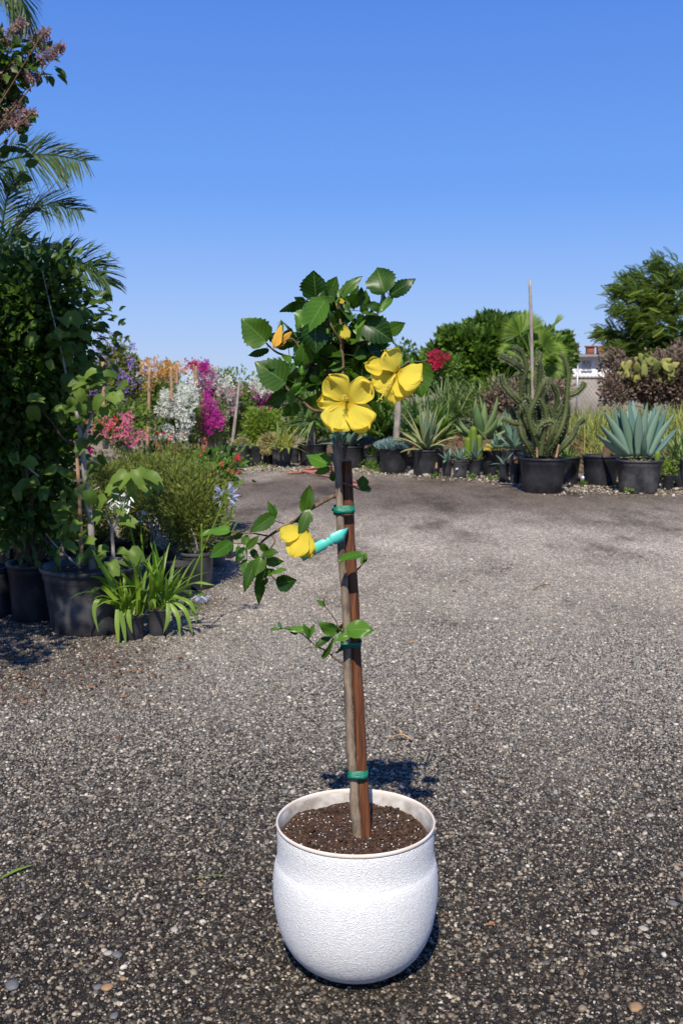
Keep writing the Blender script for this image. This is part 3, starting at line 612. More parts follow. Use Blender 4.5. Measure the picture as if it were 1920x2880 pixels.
L1 = [  # crop-1 pixels: base, tip, width, facing, depth, bright?
 (650,360,630,158,200,'d',0,0),(712,388,560,630,215,'b',-.05,1),(548,395,380,470,78,'d',0,0),(590,450,498,566,120,'b',.0,1),(560,400,495,355,60,'m',.02,0),(775,352,668,345,95,'r',-.01,0),
 (785,342,772,292,34,'d',0,0),(832,352,980,188,92,'l',0,0),(1152,315,1090,128,205,'d',0,0),(1205,332,1382,215,100,'m',0,0),(1118,432,1165,320,98,'d',0,0),(1112,432,1008,405,66,'m',0,0),
 (1122,462,1222,330,54,'m',-.02,1),(1110,500,978,470,120,'u',-.02,0),(828,440,940,545,130,'r',-.03,0),(1025,555,1212,672,190,'m',-.02,0),(1170,612,1302,545,98,'m',0,0),(1165,600,1088,530,66,'b',-.01,1),
 (272,670,100,512,205,'m',-.02,0),(290,735,142,800,62,'d',0,0),(370,715,482,592,125,'d',0,0),(492,640,445,738,74,'m',.02,0),(405,972,208,830,215,'m',-.03,0),(545,832,408,945,110,'b',-.04,1),
 (548,845,565,690,170,'b',-.03,1),(432,1048,262,1165,88,'m',-.01,0),(525,1012,462,1162,155,'b',-.05,1),(482,1062,584,972,95,'b',-.04,1),(548,1052,692,955,95,'u',-.04,0),(505,1140,400,1242,100,'d',-.01,0),
 (528,915,398,935,70,'d',.0,0),(640,565,652,765,190,'m',-.04,0),(832,560,775,655,62,'b',-.05,1),(792,1372,672,1255,130,'b',-.08,1),(848,1440,885,1325,66,'u',-.05,0),(1382,858,1430,1088,205,'m',.03,0),
 (1425,832,1338,765,72,'d',.0,0),(700,700,740,560,120,'m',-.02,0),(760,700,690,800,100,'d',-.01,0),(900,700,980,640,100,'u',-.03,0),(950,620,1010,500,80,'b',-.02,1),(950,500,1010,560,80,'m',-.01,0),
 (880,820,960,900,120,'d',0,0),(980,880,1060,800,120,'d',0,0),(1040,760,1140,745,100,'m',0,0),(640,900,700,980,120,'d',0,0),(700,1080,620,1190,130,'d',.02,0),(1030,1140,1090,1260,110,'d',.02,0),(1010,1060,1100,1130,100,'d',.03,0),
 (700,460,760,620,110,'m',-.03,0),(735,430,700,540,90,'u',-.03,0),(840,400,895,470,80,'m',-.02,0),(800,460,860,560,90,'d',-.03,0),(790,850,740,860,60,'b',-.05,1),(560,650,640,600,80,'m',0,0),(500,760,560,690,70,'m',.01,0),
 (440,830,420,760,70,'b',-.01,1),(330,880,300,790,70,'m',-.04,0),(600,740,640,680,70,'u',0,0),(880,540,940,470,70,'u',-.02,0),(1010,600,950,680,90,'m',-.02,0),(1060,460,990,520,80,'d',0,0),(850,940,900,1020,90,'d',.02,0),
 (760,960,700,1040,110,'d',.02,0),(690,960,640,1060,100,'u',.0,0),(560,1120,640,1150,90,'d',.0,0),(430,1160,420,1240,60,'b',0,1),(940,800,1020,740,90,'m',-.02,0),(900,900,980,960,100,'u',.0,0),(660,780,600,840,90,'m',0,0),
]
L2 = [
 (852,240,718,170,120,'b',-.03,1),(862,262,768,298,46,'m',-.02,1),(880,290,892,350,44,'m',-.02,0),(1082,392,1070,305,66,'m',-.03,0),(1082,402,1134,388,42,'m',-.03,0),(1072,372,1028,335,34,'d',-.01,0),
 (716,532,742,368,88,'m',-.04,0),(736,540,668,695,66,'b',-.07,0),(728,552,638,606,56,'d',-.02,0),(502,568,366,665,88,'m',-.05,0),(510,575,488,476,46,'m',-.04,1),(512,575,522,490,40,'d',-.04,0),(228,655,45,668,82,'b',-.06,1),
 (242,735,108,825,82,'m',-.06,1),(240,742,262,812,56,'b',-.06,0),(240,660,155,692,44,'d',-.04,0),(255,690,356,648,66,'d',-.04,0),(330,740,350,680,56,'m',-.05,0),(345,845,328,948,64,'m',-.05,0),(395,855,325,1042,72,'m',-.06,0),
 (440,830,395,935,78,'m',-.07,0),(425,960,425,1130,62,'m',-.05,0),(502,940,578,885,60,'b',-.07,1),(542,985,658,972,104,'m',-.06,0),(450,812,545,790,86,'b',-.06,0),(475,850,580,850,60,'m',-.04,0),(330,770,275,860,56,'m',-.05,0),
 (460,900,520,910,50,'d',-.05,0),(460,880,400,1010,50,'b',-.07,0),(440,740,480,800,50,'m',-.06,0),(470,960,430,1010,46,'d',-.04,0),(480,900,440,960,50,'b',-.06,0),(350,760,420,690,44,'m',-.05,0),(290,760,310,830,44,'b',-.05,1),(380,780,420,840,50,'d',-.03,0),(835,1130,782,1088,28,'m',-.03,0),(835,1128,826,1070,18,'d',-.03,0),
 (984,1286,1128,1268,122,'b',-.05,2),(1062,808,918,828,78,'u',-.06,2),(1070,862,1098,788,34,'m',-.02,1),(1078,850,1102,830,26,'d',-.02,0),(902,1290,798,1240,78,'m',-.05,1),(986,1318,884,1345,54,'b',-.06,1),(702,1288,494,1252,48,'u',-.04,1),(732,1330,712,1240,42,'b',-.04,1),
 (740,1330,768,1245,34,'b',-.04,1),(790,1388,895,1298,50,'u',-.05,0),(822,1445,898,1345,40,'d',-.04,0),(905,1420,985,1350,50,'d',-.03,0),(900,1290,965,1240,56,'d',-.02,0),(940,1300,1000,1265,50,'d',-.01,0),(560,1270,548,1222,40,'d',-.05,0),(660,1300,600,1262,36,'m',-.03,0),
]
cnt = 0
for lst, cf, pm in ((L1, crop1, PXM1), (L2, crop2, PXM2)):
    for (bx, by, tx, ty, wv, fc, dy, br) in lst:
        mb = MB(); nv = np.array(NV[fc]) + rng.normal(0, .18, 3); dd = random.uniform(-.03, .03)
        B, T = P(*cf(bx, by), HY + dy), P(*cf(tx, ty), HY + dy + dd)
        hleaf(mb, B, T, wv * pm * 1.08, nv, curl=random.uniform(.03, .22), fold=random.uniform(.06, .32), wave=random.uniform(.02, .07), t=random.random(), peak=.46 if br == 2 else random.uniform(.33, .42), serr=.02 if br == 2 else .07)
        mb.build('leaf', M['hib_bright' if br else 'hib_leaf'], hib); cnt += 1
# the dense heart of the crown: leaves too small or hidden to tell apart
mb = MB()
for i in range(165):
    d = rdir(1)[0] * rng.uniform(.3, 1) ; c = P(*crop1(815, 700), HY + .05) + Vector((d[0] * .105, d[1] * .07, d[2] * .125))
    if i > 95: c = P(*crop1((560, 1010, 640, 930)[i % 4], (960, 900, 740, 700)[i % 4]), HY + .04) + Vector((d[0] * .07, d[1] * .04, d[2] * .08))
    dr = nrm(d + rdir(1)[0] * .8 + np.array([0, 0, .2])); hleaf(mb, c, c + Vector(dr) * rng.uniform(.04, .07), rng.uniform(.03, .05), rdir(1)[0] + np.array([0, -.5, .5]), t=rng.random(), rows=11)
tag(mb.build('leaf_cluster', M['hib_leaf'], hib), kind='stuff')

def petal(mb, B, T, W, nv, curl=.1, ruf=.05, t=.5, rows=24, base=.2, cup=.15, k=3):
    B, T = np.array(tuple(B)), np.array(tuple(T)); ax = T - B; L = np.linalg.norm(ax) * 1.03; ax = ax / np.linalg.norm(ax)
    nv = nrm(np.array(nv, float) - ax * np.dot(nv, ax)); sd_ = np.cross(ax, nv); V, uv = [], []; ph = random.uniform(0, 6); m = 25
    for i in range(rows):
        u = 1 - (1 - i / (rows - 1)) ** 1.7; wv = (base + (1 - base) * math.sin(min(1, u / .68) * math.pi / 2) ** 1.15) * W * .51
        if u > .60: wv *= max(.02, 1 - ((u - .60) / .40) ** 2.6) ** .5
        for j in range(m):
            c = j / (m - 1) * 2 - 1; e = max(u ** 5, abs(c) ** 4 * u)
            le = u * L * (1 + .03 * math.sin(c * 5 + ph) * u ** 3) - .05 * L * abs(c) * u
            z = curl * L * (1.6 * u * (1 - u) - (1 - (1 - u) ** 2)) + cup * c * c * wv * (1 - u * .5) + ruf * L * (.55 * math.sin(ph + c * k * 1.5 + u * 3.2) * u ** 1.5 + e * (.55 * math.sin(ph * 2 + c * 9 + u * 4) + .30 * math.sin(ph + c * 17 + u * 11)))
            z += .006 * L * math.sin(c * 21 + ph) * (1 - u * .4) * u
            V.append(B + ax * le + sd_ * wv * c * (1 + .05 * math.sin(u * 14 + ph + (c > 0))) + nv * z); uv.append((u, c * .5 + .5))
    F = [(i * m + j, i * m + j + 1, (i + 1) * m + j + 1, (i + 1) * m + j) for i in range(rows - 1) for j in range(m - 1)]
    mb.add(V, F, t, uv)
def flower(center, petals, stamen, label, nv0=(0, -1, .2), mat='petal', calyx=True):
    fo = MB(); C = Vector(center); root = None
    # the calyx carries the petals and the stamen column
    cx = MB(); back = -Vector(nv0).normalized()
    for j in range(5):
        a = j * 1.257; d = Vector((math.cos(a), 0, math.sin(a)))
        hleaf(cx, C + back * .012, C + back * .004 + d * .014 - back * .010, .009, -back, stalk=False, rows=7, serr=0)
    if stamen: tube(cx, smooth_path([C + back * .012, C + back * .03, C + back * .05 + Vector((0, 0, .01))], 6), .0017, 6)
    root = cx.build('flower', M['calyx'], hib); tag(root, label)
    for (B, T, W, nv, kw) in petals:
        mb = MB(); petal(mb, B, T, W, nv, t=random.random(), **kw); mb.build('petal', M[mat], root)
    if stamen:
        mb = MB(); a, b_ = stamen; pp = smooth_path([a, (a + b_) / 2 + Vector((0, -.002, .004)), b_], 10); tube(mb, pp, [.0018, .0014], 7)
        for i in range(70):
            u = random.uniform(.45, 1); q = Vector(tuple(pp[int(u * 9)])); d = Vector(rdir(1)[0]); e = q + d * random.uniform(.004, .009)
            tube(mb, [q, e], .00025, 4, cap=False); stone_mesh(mb, e, .0011, (1, 1, 1), .5, i, 0, 1)
        for i in range(5):
            d = Vector(rdir(1)[0]) * .006 + (b_ - a).normalized() * .009; tube(mb, [b_, b_ + d], .0004, 4); stone_mesh(mb, b_ + d, .0014, (1, 1, 1), .5, i, 0, 1)
        mb.build('stamen', M['stamen'], root)
    return root
def q1(x, y, dy): return P(*crop1(x, y), HY + dy)
C1 = q1(872, 1118, -.115)
flower(C1, [
 (q1(885, 1125, -.108), q1(900, 1040, -.10), .040, (.2, -1, .1), dict(curl=.1, ruf=.04)),
 (q1(870, 1110, -.116), q1(742, 935, -.135), .068, (-.25, -1, .35), dict(curl=-.05, ruf=.16)),
 (q1(868, 1125, -.118), q1(664, 1118, -.130), .046, (-.3, -1, .2), dict(curl=.12, ruf=.16)),
 (q1(885, 1122, -.120), q1(1052, 985, -.142), .064, (.3, -1, .25), dict(curl=.06, ruf=.16)),
 (q1(872, 1135, -.122), q1(765, 1325, -.145), .080, (-.1, -1, .55), dict(curl=.10, ruf=.15)),
 (q1(882, 1138, -.125), q1(1045, 1300, -.150), .078, (.15, -1, .55), dict(curl=.12, ruf=.17)),
], (q1(872, 1125, -.12), q1(856, 1096, -.175)), 'wide open yellow flower facing the viewer')
flower(q1(1238, 905, -.10), [
 (q1(1245, 900, -.10), q1(1165, 750, -.125), .064, (.2, -1, .3), dict(curl=.06, ruf=.09)),
 (q1(1250, 905, -.10), q1(1415, 950, -.13), .078, (.15, -1, .5), dict(curl=.15, ruf=.10)),
 (q1(1235, 915, -.102), q1(1230, 1130, -.12), .060, (.45, -1, .1), dict(curl=.1, ruf=.05)),
 (q1(1240, 920, -.098), q1(1335, 1075, -.115), .062, (.3, -1, .0), dict(curl=.1, ruf=.05)),
 (q1(1225, 905, -.09), q1(1015, 835, -.10), .045, (-.3, -.8, .4), dict(curl=.08, ruf=.09)),
 (q1(1225, 920, -.092), q1(1065, 1000, -.10), .062, (-.3, -1, .0), dict(curl=.05, ruf=.05)),
], (q1(1232, 925, -.11), q1(1128, 1095, -.155)), 'yellow flower turned sideways with a long stamen column', nv0=(-.3, -1, -.1))
def q2(x, y, dy): return P(*crop2(x, y), HY + dy)
flower(q2(708, 632, -.075), [
 (q2(700, 635, -.06), q2(745, 825, -.05), .040, (.6, -1, 0), dict(curl=-.05, ruf=.05)),
 (q2(705, 630, -.07), q2(560, 712, -.085), .046, (-.3, -.9, .5), dict(curl=-.1, ruf=.04, cup=.3)),
 (q2(712, 632, -.075), q2(690, 822, -.09), .058, (.1, -1, .1), dict(curl=-.05, ruf=.05, cup=-.2)),
 (q2(706, 632, -.08), q2(635, 820, -.10), .060, (-.3, -1, .2), dict(curl=-.08, ruf=.05, cup=-.2)),
 (q2(716, 632, -.072), q2(738, 828, -.08), .036, (.5, -1, .1), dict(curl=-.03, ruf=.06, cup=-.2)),
], None, 'nodding half closed yellow flower on the low side branch', nv0=(-.1, .4, -1))
for (a, b_, c_, W, lab) in (((395, 560), (345, 720), (470, 610), .024, 'withered orange yellow flower among the left leaves'), ((868, 560), (862, 655), (880, 640), .026, 'small yellow flower deep in the crown'), ((830, 360), (848, 395), (820, 385), .010, 'yellow bud tip at the top of the crown')):
    zz = .03 if a[0] == 395 else 0
    flower(q1(*a, -.03 + zz), [(q1(*a, -.04 + zz), q1(*b_, -.055 + zz), W, (0, -1, .2), dict(ruf=.08, cup=-.3)), (q1(*c_, -.03 + zz), q1(*b_, -.045 + zz), W * .9, (.3, -1, .2), dict(ruf=.1, cup=-.3))], None, lab, nv0=(0, .4, -1), mat='petal' if a[0] != 395 else 'petal_old')
for x, y, s in ((545, 905, .011), (735, 610, .007), (1355, 840, .009), (1280, 850, .009), (1170, 1150, .0)):
    if not s: continue
    mb = MB(); c = q1(x, y, -.06); lathe(mb, [(-s, 0), (-s * .6, s * .5), (0, s * .6), (s, s * .35), (s * 1.6, 0)], c, 9)
    for j in range(5): a = j * 1.257; hleaf(mb, c - Vector((0, 0, s * .8)), c + Vector((math.cos(a) * s, math.sin(a) * s, s * 1.3)), s * .4, (math.cos(a), math.sin(a), -.2), stalk=False, rows=6, serr=0)
    mb.build('bud', M['calyx'], hib)
# ------------------------------------------------------------------ background materials
M['dark_leaf'] = leafmat('dark_green_leaf', (.018, .046, .008), (.062, .125, .018), .42, .22, (.10, .24, .02))
M['mid_leaf'] = leafmat('mid_green_leaf', (.03, .085, .014), (.105, .20, .03), .45, .28)  # the leaf's own mid green, between the dark and the lime one
M['lime_leaf'] = leafmat('lime_green_leaf', (.06, .13, .018), (.19, .28, .05), .5, .3)
M['big_leaf'] = leafmat('big_lobed_leaf', (.030, .075, .012), (.115, .19, .045), .48, .25, None, .5, vein_extra(.25))
M['palm_leaf'] = leafmat('palm_leaflet', (.012, .034, .009), (.045, .085, .02), .42, .18)
M['fan_leaf'] = leafmat('fan_palm_leaf', (.04, .105, .015), (.17, .26, .055), .42, .2)
M['olive_leaf'] = leafmat('fine_olive_leaf', (.050, .080, .014), (.165, .20, .050), .6, .2)
M['bg_leaf'] = leafmat('bougainvillea_leaf', (.04, .09, .02), (.15, .23, .055), .5, .28)
M['vine_leaf'] = leafmat('vine_leaf', (.022, .062, .010), (.09, .175, .025), .5, .22)
M['feather_leaf'] = leafmat('feathery_leaf', (.028, .07, .014), (.12, .19, .035), .55, .25)
M['dry_leaf'] = leafmat('dry_brown_leaf', (.06, .038, .028), (.27, .19, .145), .8, .12, (.3, .2, .12))
M['grass_leaf'] = leafmat('variegated_grass', (.10, .15, .035), (.36, .38, .13), .55, .25)
M['strap_leaf'] = leafmat('strap_leaf', (.035, .11, .008), (.20, .33, .04), .38, .28)
M['blue_leaf'] = leafmat('chalk_blue_leaf', (.13, .22, .24), (.27, .39, .41), .6, .05)
M['yucca_leaf'] = leafmat('yucca_leaf', (.07, .13, .05), (.18, .27, .12), .45, .1)
M['pear'] = leafmat('yellowish_pad', (.11, .14, .045), (.25, .26, .11), .7, .05)
M['spine'] = leafmat('pale_spines', (.22, .24, .14), (.42, .42, .30), .7, .05)
M['straw'] = leafmat('straw_spines', (.25, .2, .08), (.5, .42, .2), .7, .1)
def agave_mat(name, c1, c2, edge=None, ew=.2):
    def ex(n, col):
        uv = N(n, 'ShaderNodeUVMap', uv_map='uv'); sp = N(n, 'ShaderNodeSeparateXYZ'); n.links.new(uv.outputs[0], sp.inputs[0])
        a = N(n, 'ShaderNodeMath', operation='SUBTRACT'); n.links.new(sp.outputs[1], a.inputs[0]); a.inputs[1].default_value = .5
        b = N(n, 'ShaderNodeMath', operation='ABSOLUTE'); n.links.new(a.outputs[0], b.inputs[0])
        g = N(n, 'ShaderNodeMath', operation='GREATER_THAN'); n.links.new(b.outputs[0], g.inputs[0]); g.inputs[1].default_value = .5 - ew
        col2 = mixc(n, g.outputs[0], col, edge) if edge else col
        t = N(n, 'ShaderNodeMath', operation='GREATER_THAN'); n.links.new(sp.outputs[0], t.inputs[0]); t.inputs[1].default_value = .965
        return mixc(n, t.outputs[0], col2, (.05, .03, .025))
    return leafmat(name, c1, c2, .5, .04, None, .4, ex)
M['agave'] = agave_mat('blue_agave_leaf', (.10, .19, .165), (.20, .31, .27))
M['agave_var'] = agave_mat('variegated_agave_leaf', (.10, .17, .12), (.19, .27, .19), (.52, .47, .20), .17)
M['aloe'] = agave_mat('aloe_leaf', (.06, .13, .065), (.14, .22, .11), (.20, .13, .07), .04)
M['cactus'] = leafmat('spiny_green_stem', (.03, .05, .02), (.07, .095, .042), .6, 0)
for k, a, b in (('purple', (.15, .09, .33), (.33, .22, .50)), ('magenta', (.36, .015, .20), (.62, .05, .38)), ('pink', (.60, .08, .18), (.85, .25, .36)), ('orange', (.48, .19, .04), (.68, .38, .12)),
                ('white', (.55, .57, .46), (.85, .86, .78)), ('red', (.50, .008, .03), (.72, .03, .06)), ('crimson', (.35, .008, .04), (.58, .02, .08)), ('dusty_pink', (.15, .13, .07), (.52, .27, .31)), ('lavender', (.34, .36, .68), (.66, .66, .88))):
    M[k] = leafmat(k + '_blossom', a, b, .65, .3)
M['palm_trunk'] = bark('ringed_palm_trunk', (.30, .26, .22), (.14, .12, .10), 20, .004)
M['bg_white'] = solid('white_house_wall', (.80, .80, .80), .8, var=.03, scale=1)
M['roof'] = solid('grey_roof', (.22, .20, .19), .8, var=.1, scale=2)
M['brick'] = solid('red_brick_chimney', (.34, .11, .06), .9, var=.2, scale=3)
M['dark_glass'] = solid('dark_window', (.22, .25, .33), .15, var=.1)
M['block'] = solid('grey_block_wall', (.33, .29, .25), .9, (8, .01), .12, 2)
M['metal'] = solid('galvanised_steel', (.42, .43, .45), .4, var=.1, met=.6)
M['hose'] = solid('faded_red_hose', (.46, .17, .13), .55, var=.12, scale=6)
M['hotpink'] = solid('hot_pink_label', (.65, .01, .16), .5, var=.05)
M['bluegrey'] = solid('pale_tape', (.5, .52, .55), .5, var=.1)

# ------------------------------------------------------------------ plant builders
def shrub(name, base, blobs, label, cat, mat, n, size, nc=60, cr=.12, tpl=T_DIA, flowers=None, group=None, stems=4, sr=.02, bark_='bark_dark', up=.35, inner=.45, tv=.5, stemz=None):
    base = Vector(base); t = thing(name, base, label, cat, group)
    mb = MB(); cc = foliage(mb, blobs, n, nc, cr, size, tpl, up=up, inner=inner, tv=tv); mb.build('foliage', M[mat], t)
    s = MB(); pick = cc[rng.choice(len(cc), min(stems * 4, len(cc)), replace=False)]
    top = np.mean([tuple(b[0]) for b in blobs], axis=0)
    for i, c in enumerate(pick):
        k = np.array(tuple(base)) * .45 + top * .55 + rng.normal(0, .06, 3); k[2] = base.z + (c[2] - base.z) * .45
        tube(s, smooth_path([np.array(tuple(base)) + rng.normal(0, .015, 3) * [1, 1, 0], k, c], 8), [sr, sr * .6, sr * .2], 6)
    s.build('stems', M[bark_], t)
    if flowers:
        for (fm, fb, fn, fs) in flowers:
            f = MB(); foliage(f, fb, fn, max(6, fn // (12 if fm == 'white' else 7)), .07 if fs > .03 else .1, fs, T_BRACT, inner=.3, up=.1, zface=(0, -.9, .5)); f.build('blossoms', M[fm], t)
    return t
def blob(px, py, Y, rx, ry, depth=None):                 # ellipsoid seen at px,py at distance Y, radii in photo pixels
    c = P(px, py, Y); k = Y / FPX; return (c, (rx * k, depth if depth else rx * k * .8, ry * k))
def rosette(name, c, n, L, W, label, cat, mat, el=(80, 15), droop=(.1, .7), th=.2, chan=.3, group=None, parts=True, prof=(.55, .8, 1, .95, .75, .45, .03), k=9, r0=.03, seed=1):
    t = thing(name, c, label, cat, group); r = random.Random(seed); mb = MB()
    for i in range(n):
        f = i / (n - 1) if n > 1 else 0; az = i * 2.39996 + r.uniform(-.2, .2); e = R(el[0] + (el[1] - el[0]) * f + r.uniform(-11, 11)); l = L * r.uniform(.72, 1.1) * (.75 + .25 * math.sin(math.pi * min(1, f + .35)))
        p0 = (c[0] + math.cos(az) * r0 * (.3 + f), c[1] + math.sin(az) * r0 * (.3 + f), c[2])
        path = arc(p0, az, e, l, droop[0] + (droop[1] - droop[0]) * f * r.uniform(.6, 1.3), k, r.uniform(-.25, .25))
        side = (-math.sin(az), math.cos(az), 0)
        m = MB() if parts else mb
        thick(m, path, [q * W * r.uniform(.9, 1.1) for q in prof], side, th, chan, r.random())
        if parts: m.build('leaf', M[mat], t)
    if not parts: mb.build('leaves', M[mat], t)
    return t
def blades(mb, c, n, L, W, el=(85, 20), droop=(.3, 1.6), rad=.05, fold=.12, k=7, seed=1, z=0):
    r = random.Random(seed)
    for i in range(n):
        f = r.random(); az = r.uniform(0, 6.283); e = R(el[0] + (el[1] - el[0]) * f); rr = rad * math.sqrt(r.random())
        a2 = r.uniform(0, 6.28); path = arc((c[0] + rr * math.cos(a2), c[1] + rr * math.sin(a2), c[2]), az, e, L * r.uniform(.6, 1.1), r.uniform(*droop), k, r.uniform(-.3, .3))
        strip(mb, path, [W * .7, W, W * .9, W * .6, W * .05], (-math.sin(az), math.cos(az), 0), fold, r.random())
def frond(mb, path, n, l, wl, side, ang=.9, t=.5, vee=.35, drp=.5, start=.15, jit=.12):
    """feather palm frond: a rib and two rows of leaflets"""
    pp = smooth_path(path, 40); tube(mb, pp, [.012, .008, .004], 5, t); p = np.array([tuple(q) for q in pp]); tg = nrm(np.gradient(p, axis=0)); side = np.array(side, float)
    for i in range(n):
        u = start + (1 - start) * i / (n - 1); k = u * 39; a = int(min(38, k)); q = p[a] + (p[a + 1] - p[a]) * (k - a); d = tg[a]; s = nrm(side - d * (side @ d)); up = np.cross(s, d); up = up if up[2] > 0 else -up
        ll = l * (.45 + .75 * math.sin(math.pi * min(1, .22 + .74 * u)) ** .8) * (1 - .35 * u * u)
        for sg in (-1, 1):
            dr = nrm(s * sg * math.sin(ang * (1 - .45 * u)) + d * math.cos(ang * (1 - .45 * u)) + up * (vee + rng.normal(0, jit)) + rng.normal(0, jit * .6, 3))
            path2 = [q + dr * ll * v + np.array([0, 0, -drp * ll * v * v * rng.uniform(.6, 1.3)]) for v in (0, .35, .7, 1)]
            strip(mb, path2, [wl * .6, wl, wl * .7, wl * .05], d * .6 + up * .8 * rng.uniform(-.5, 1), .1, rng.random())
def fan(mb, c, d, up, r, n=26, spread=2.5, fold=.35, droop=.15, split=.55):
    d, up = nrm(np.array(tuple(d), float)), np.array(tuple(up), float); s = nrm(np.cross(d, up)); up = np.cross(s, d); c = np.array(tuple(c))
    for i in range(n):
        a = (i / (n - 1) - .5) * spread * 1.0; dr = d * math.cos(a) + s * math.sin(a); l = r * (1 - .22 * abs(a) / spread) * rng.uniform(.92, 1.04); wv = spread / n * r * 1.15
        path = [c + dr * l * v + up * (.12 * l * math.cos(a * 1.5) * v - droop * l * v ** 3) + np.array([0, 0, -droop * .6 * l * v ** 4]) for v in (0, .25, .5, .75, 1)]
        strip(mb, path, [wv * .04, wv * .35, wv * .7 * 1.0, wv * .5, wv * .04], np.cross(dr, up), fold, rng.random())

# ------------------------------------------------------------------ right-hand row of pots and what grows in them
D = 'black nursery pot '
p0 = potpx(626, 660, 1248, 1303, D + 'partly hidden behind the pot of the green barrel cactus')
p1 = potpx(653, 710, 1253, 1316, D + 'holding the small round green barrel cactus')
p2 = potpx(703, 738, 1255, 1309, D + 'squeezed right of the barrel cactus pot')
p3 = potpx(737, 770, 1263, 1307, D + 'under the straw coloured mop of spines')
p4 = potpx(763, 823, 1263, 1312, D + 'holding the blue grey artichoke agave', 'pot_dusty')
p4b = potpx(816, 842, 1259, 1303, 'narrow black nursery pot behind the artichoke agave pot')
p5 = potpx(836, 922, 1249, 1311, D + 'holding the spiky strap leaved tree on a short trunk')
p6 = potpx(932, 1026, 1256, 1319, D + 'behind the hibiscus trunk, holding a blue agave')
p6b = potpx(1026, 1063, 1280, 1318, 'small grey black pot with the little green yucca', 'pot_dusty')
p7 = potpx(1062, 1149, 1263, 1334, D + 'overflowing with chalk blue succulent fingers')
p8 = potpx(1154, 1240, 1267, 1339, D + 'holding the tall cream edged agave')
p9 = potpx(1214, 1237, 1317, 1340, 'tiny black pot with a dry brown stub in front of the cream edged agave pot')
p10 = potpx(1242, 1271, 1296, 1343, 'small black pot first of three in line right of the tiny pot', group='small agave pup pots')
p11 = potpx(1271, 1316, 1295, 1346, 'scuffed small black pot with a white sticker', 'pot_dusty', group='small agave pup pots')
p12 = potpx(1316, 1353, 1293, 1343, 'small black pot under the striped cactus column', group='small agave pup pots')
p13 = potpx(1354, 1403, 1267, 1339, 'tall black pot with yellow flowers, right of the striped cactus column')
p14 = potpx(1400, 1440, 1263, 1331, 'tall greyish black pot topped with straw coloured growth', 'pot_dusty')
p15 = potpx(1401, 1433, 1304, 1357, 'small black pot lit in front with a drooping pale agave pup')
p16 = potpx(1432, 1462, 1305, 1361, 'small black pot in shade just left of the spiny stemmed giant')
p17 = potpx(1452, 1500, 1275, 1362, D + 'half hidden behind the left of the wide cactus pot')
p18 = potpx(1458, 1594, 1291, 1389, 'wide black tub holding the tall many armed spiny plant')
p19 = potpx(1556, 1632, 1287, 1363, D + 'peeking out right of the wide cactus tub with a curved shadow')
p20 = potpx(1634, 1742, 1283, 1368, D + 'with a brown hairy trunk, left of the big blue agave')
p21 = potpx(1730, 1860, 1296, 1390, 'wide scuffed black pot holding the big blue agave', 'pot_dusty')
p22 = potpx(1800, 1868, 1290, 1366, D + 'hidden behind the right edge of the big blue agave pot')
p23 = potpx(1860, 1897, 1336, 1379, 'small black pot with yellow green weeds, right of the big blue agave')
p24 = potpx(1876, 1952, 1292, 1374, D + 'cut by the right edge of the picture')
p25 = potpx(1850, 1905, 1276, 1340, D + 'far behind the small weedy pot at right')
def top(p, dz=0): return Vector((p[0], p[1], p[2] + dz))
# barrel cactus
def dome(name, c, r, h, label, cat, mat, spines=None, n=26, ribs=0):
    t = thing(name, c, label, cat); mb = MB(); V = []; m = 40
    lathe(mb, [(h * math.sin(a), r * math.cos(a)) for a in np.linspace(0, 1.5, 12)], c, m, wob=(lambda a, z: .05 * math.cos(a * ribs)) if ribs else None); mb.build('body', M[mat], t)
    if spines:
        sp = MB(); d = rdir(spines[0]); d[:, 2] = abs(d[:, 2]); pos = np.array(tuple(c)) + d * [r, r, h]; yd = d + rdir(len(d)) * .5 - np.array([0, 0, spines[2]]); scatter(sp, T_NEEDLE, pos, yd, rdir(len(d)), spines[1], rng.random(len(d))); sp.build('spines', M['straw'], t)
dome('barrel_cactus', top(p1), .14, .14, 'small round green barrel cactus in a black pot, left of the strap leaved tree', 'cactus', 'cactus', (900, .05, 0), ribs=18)
dome('barrel_cactus', top(p3) + Vector((.06, -.05, 0)), .17, .23, 'straw coloured mop of long spines beside the artichoke agave', 'cactus', 'straw', (2600, .14, .9), ribs=0)
rosette('agave', top(p4) + Vector((.03, -.08, .02)), 34, .24, .10, 'blue grey artichoke agave with broad leaves in a low black pot', 'agave', 'agave', (80, 12), (.0, -.3), prof=(.5, .8, 1, 1, .8, .35, .03), seed=3)
# strap-leaved dracaena/yucca on trunk
c5 = top(p5); t = thing('yucca_tree', c5, 'grey green spiky yucca on a short bare trunk behind the hibiscus branch', 'yucca'); mb = MB(); tube(mb, smooth_path([c5 - Vector((0, 0, .1)), c5 + Vector((.01, 0, .45))], 6), .05, 8, vary=.1); mb.build('trunk', M['bark_pale'], t)
mb = MB(); blades(mb, c5 + Vector((.01, 0, .42)), 130, .75, .035, (85, -30), (.3, 1.5), .05, seed=5); mb.build('foliage', M['yucca_leaf'], t)
rosette('agave', top(p6), 18, .75, .13, 'blue agave with curving channelled leaves behind the hibiscus trunk', 'agave', 'agave', (85, 25), (.0, .5), seed=8)
mb = MB(); blades(mb, top(p6b), 60, .24, .016, (85, 15), (.1, .7), .03, seed=6); tag(mb.build('small_yucca', M['mid_leaf'], origin=top(p6b)), 'little green yucca tuft in the small grey pot', 'yucca')
mb = MB(); n = 1500; c = np.array(tuple(top(p7, .03))); a = rng.uniform(0, 6.28, n); rr = np.sqrt(rng.random(n)) * .30; pos = c + np.stack([np.cos(a) * rr, np.sin(a) * rr, rng.uniform(-.03, .12, n) * (1.2 - rr / .3)], 1)
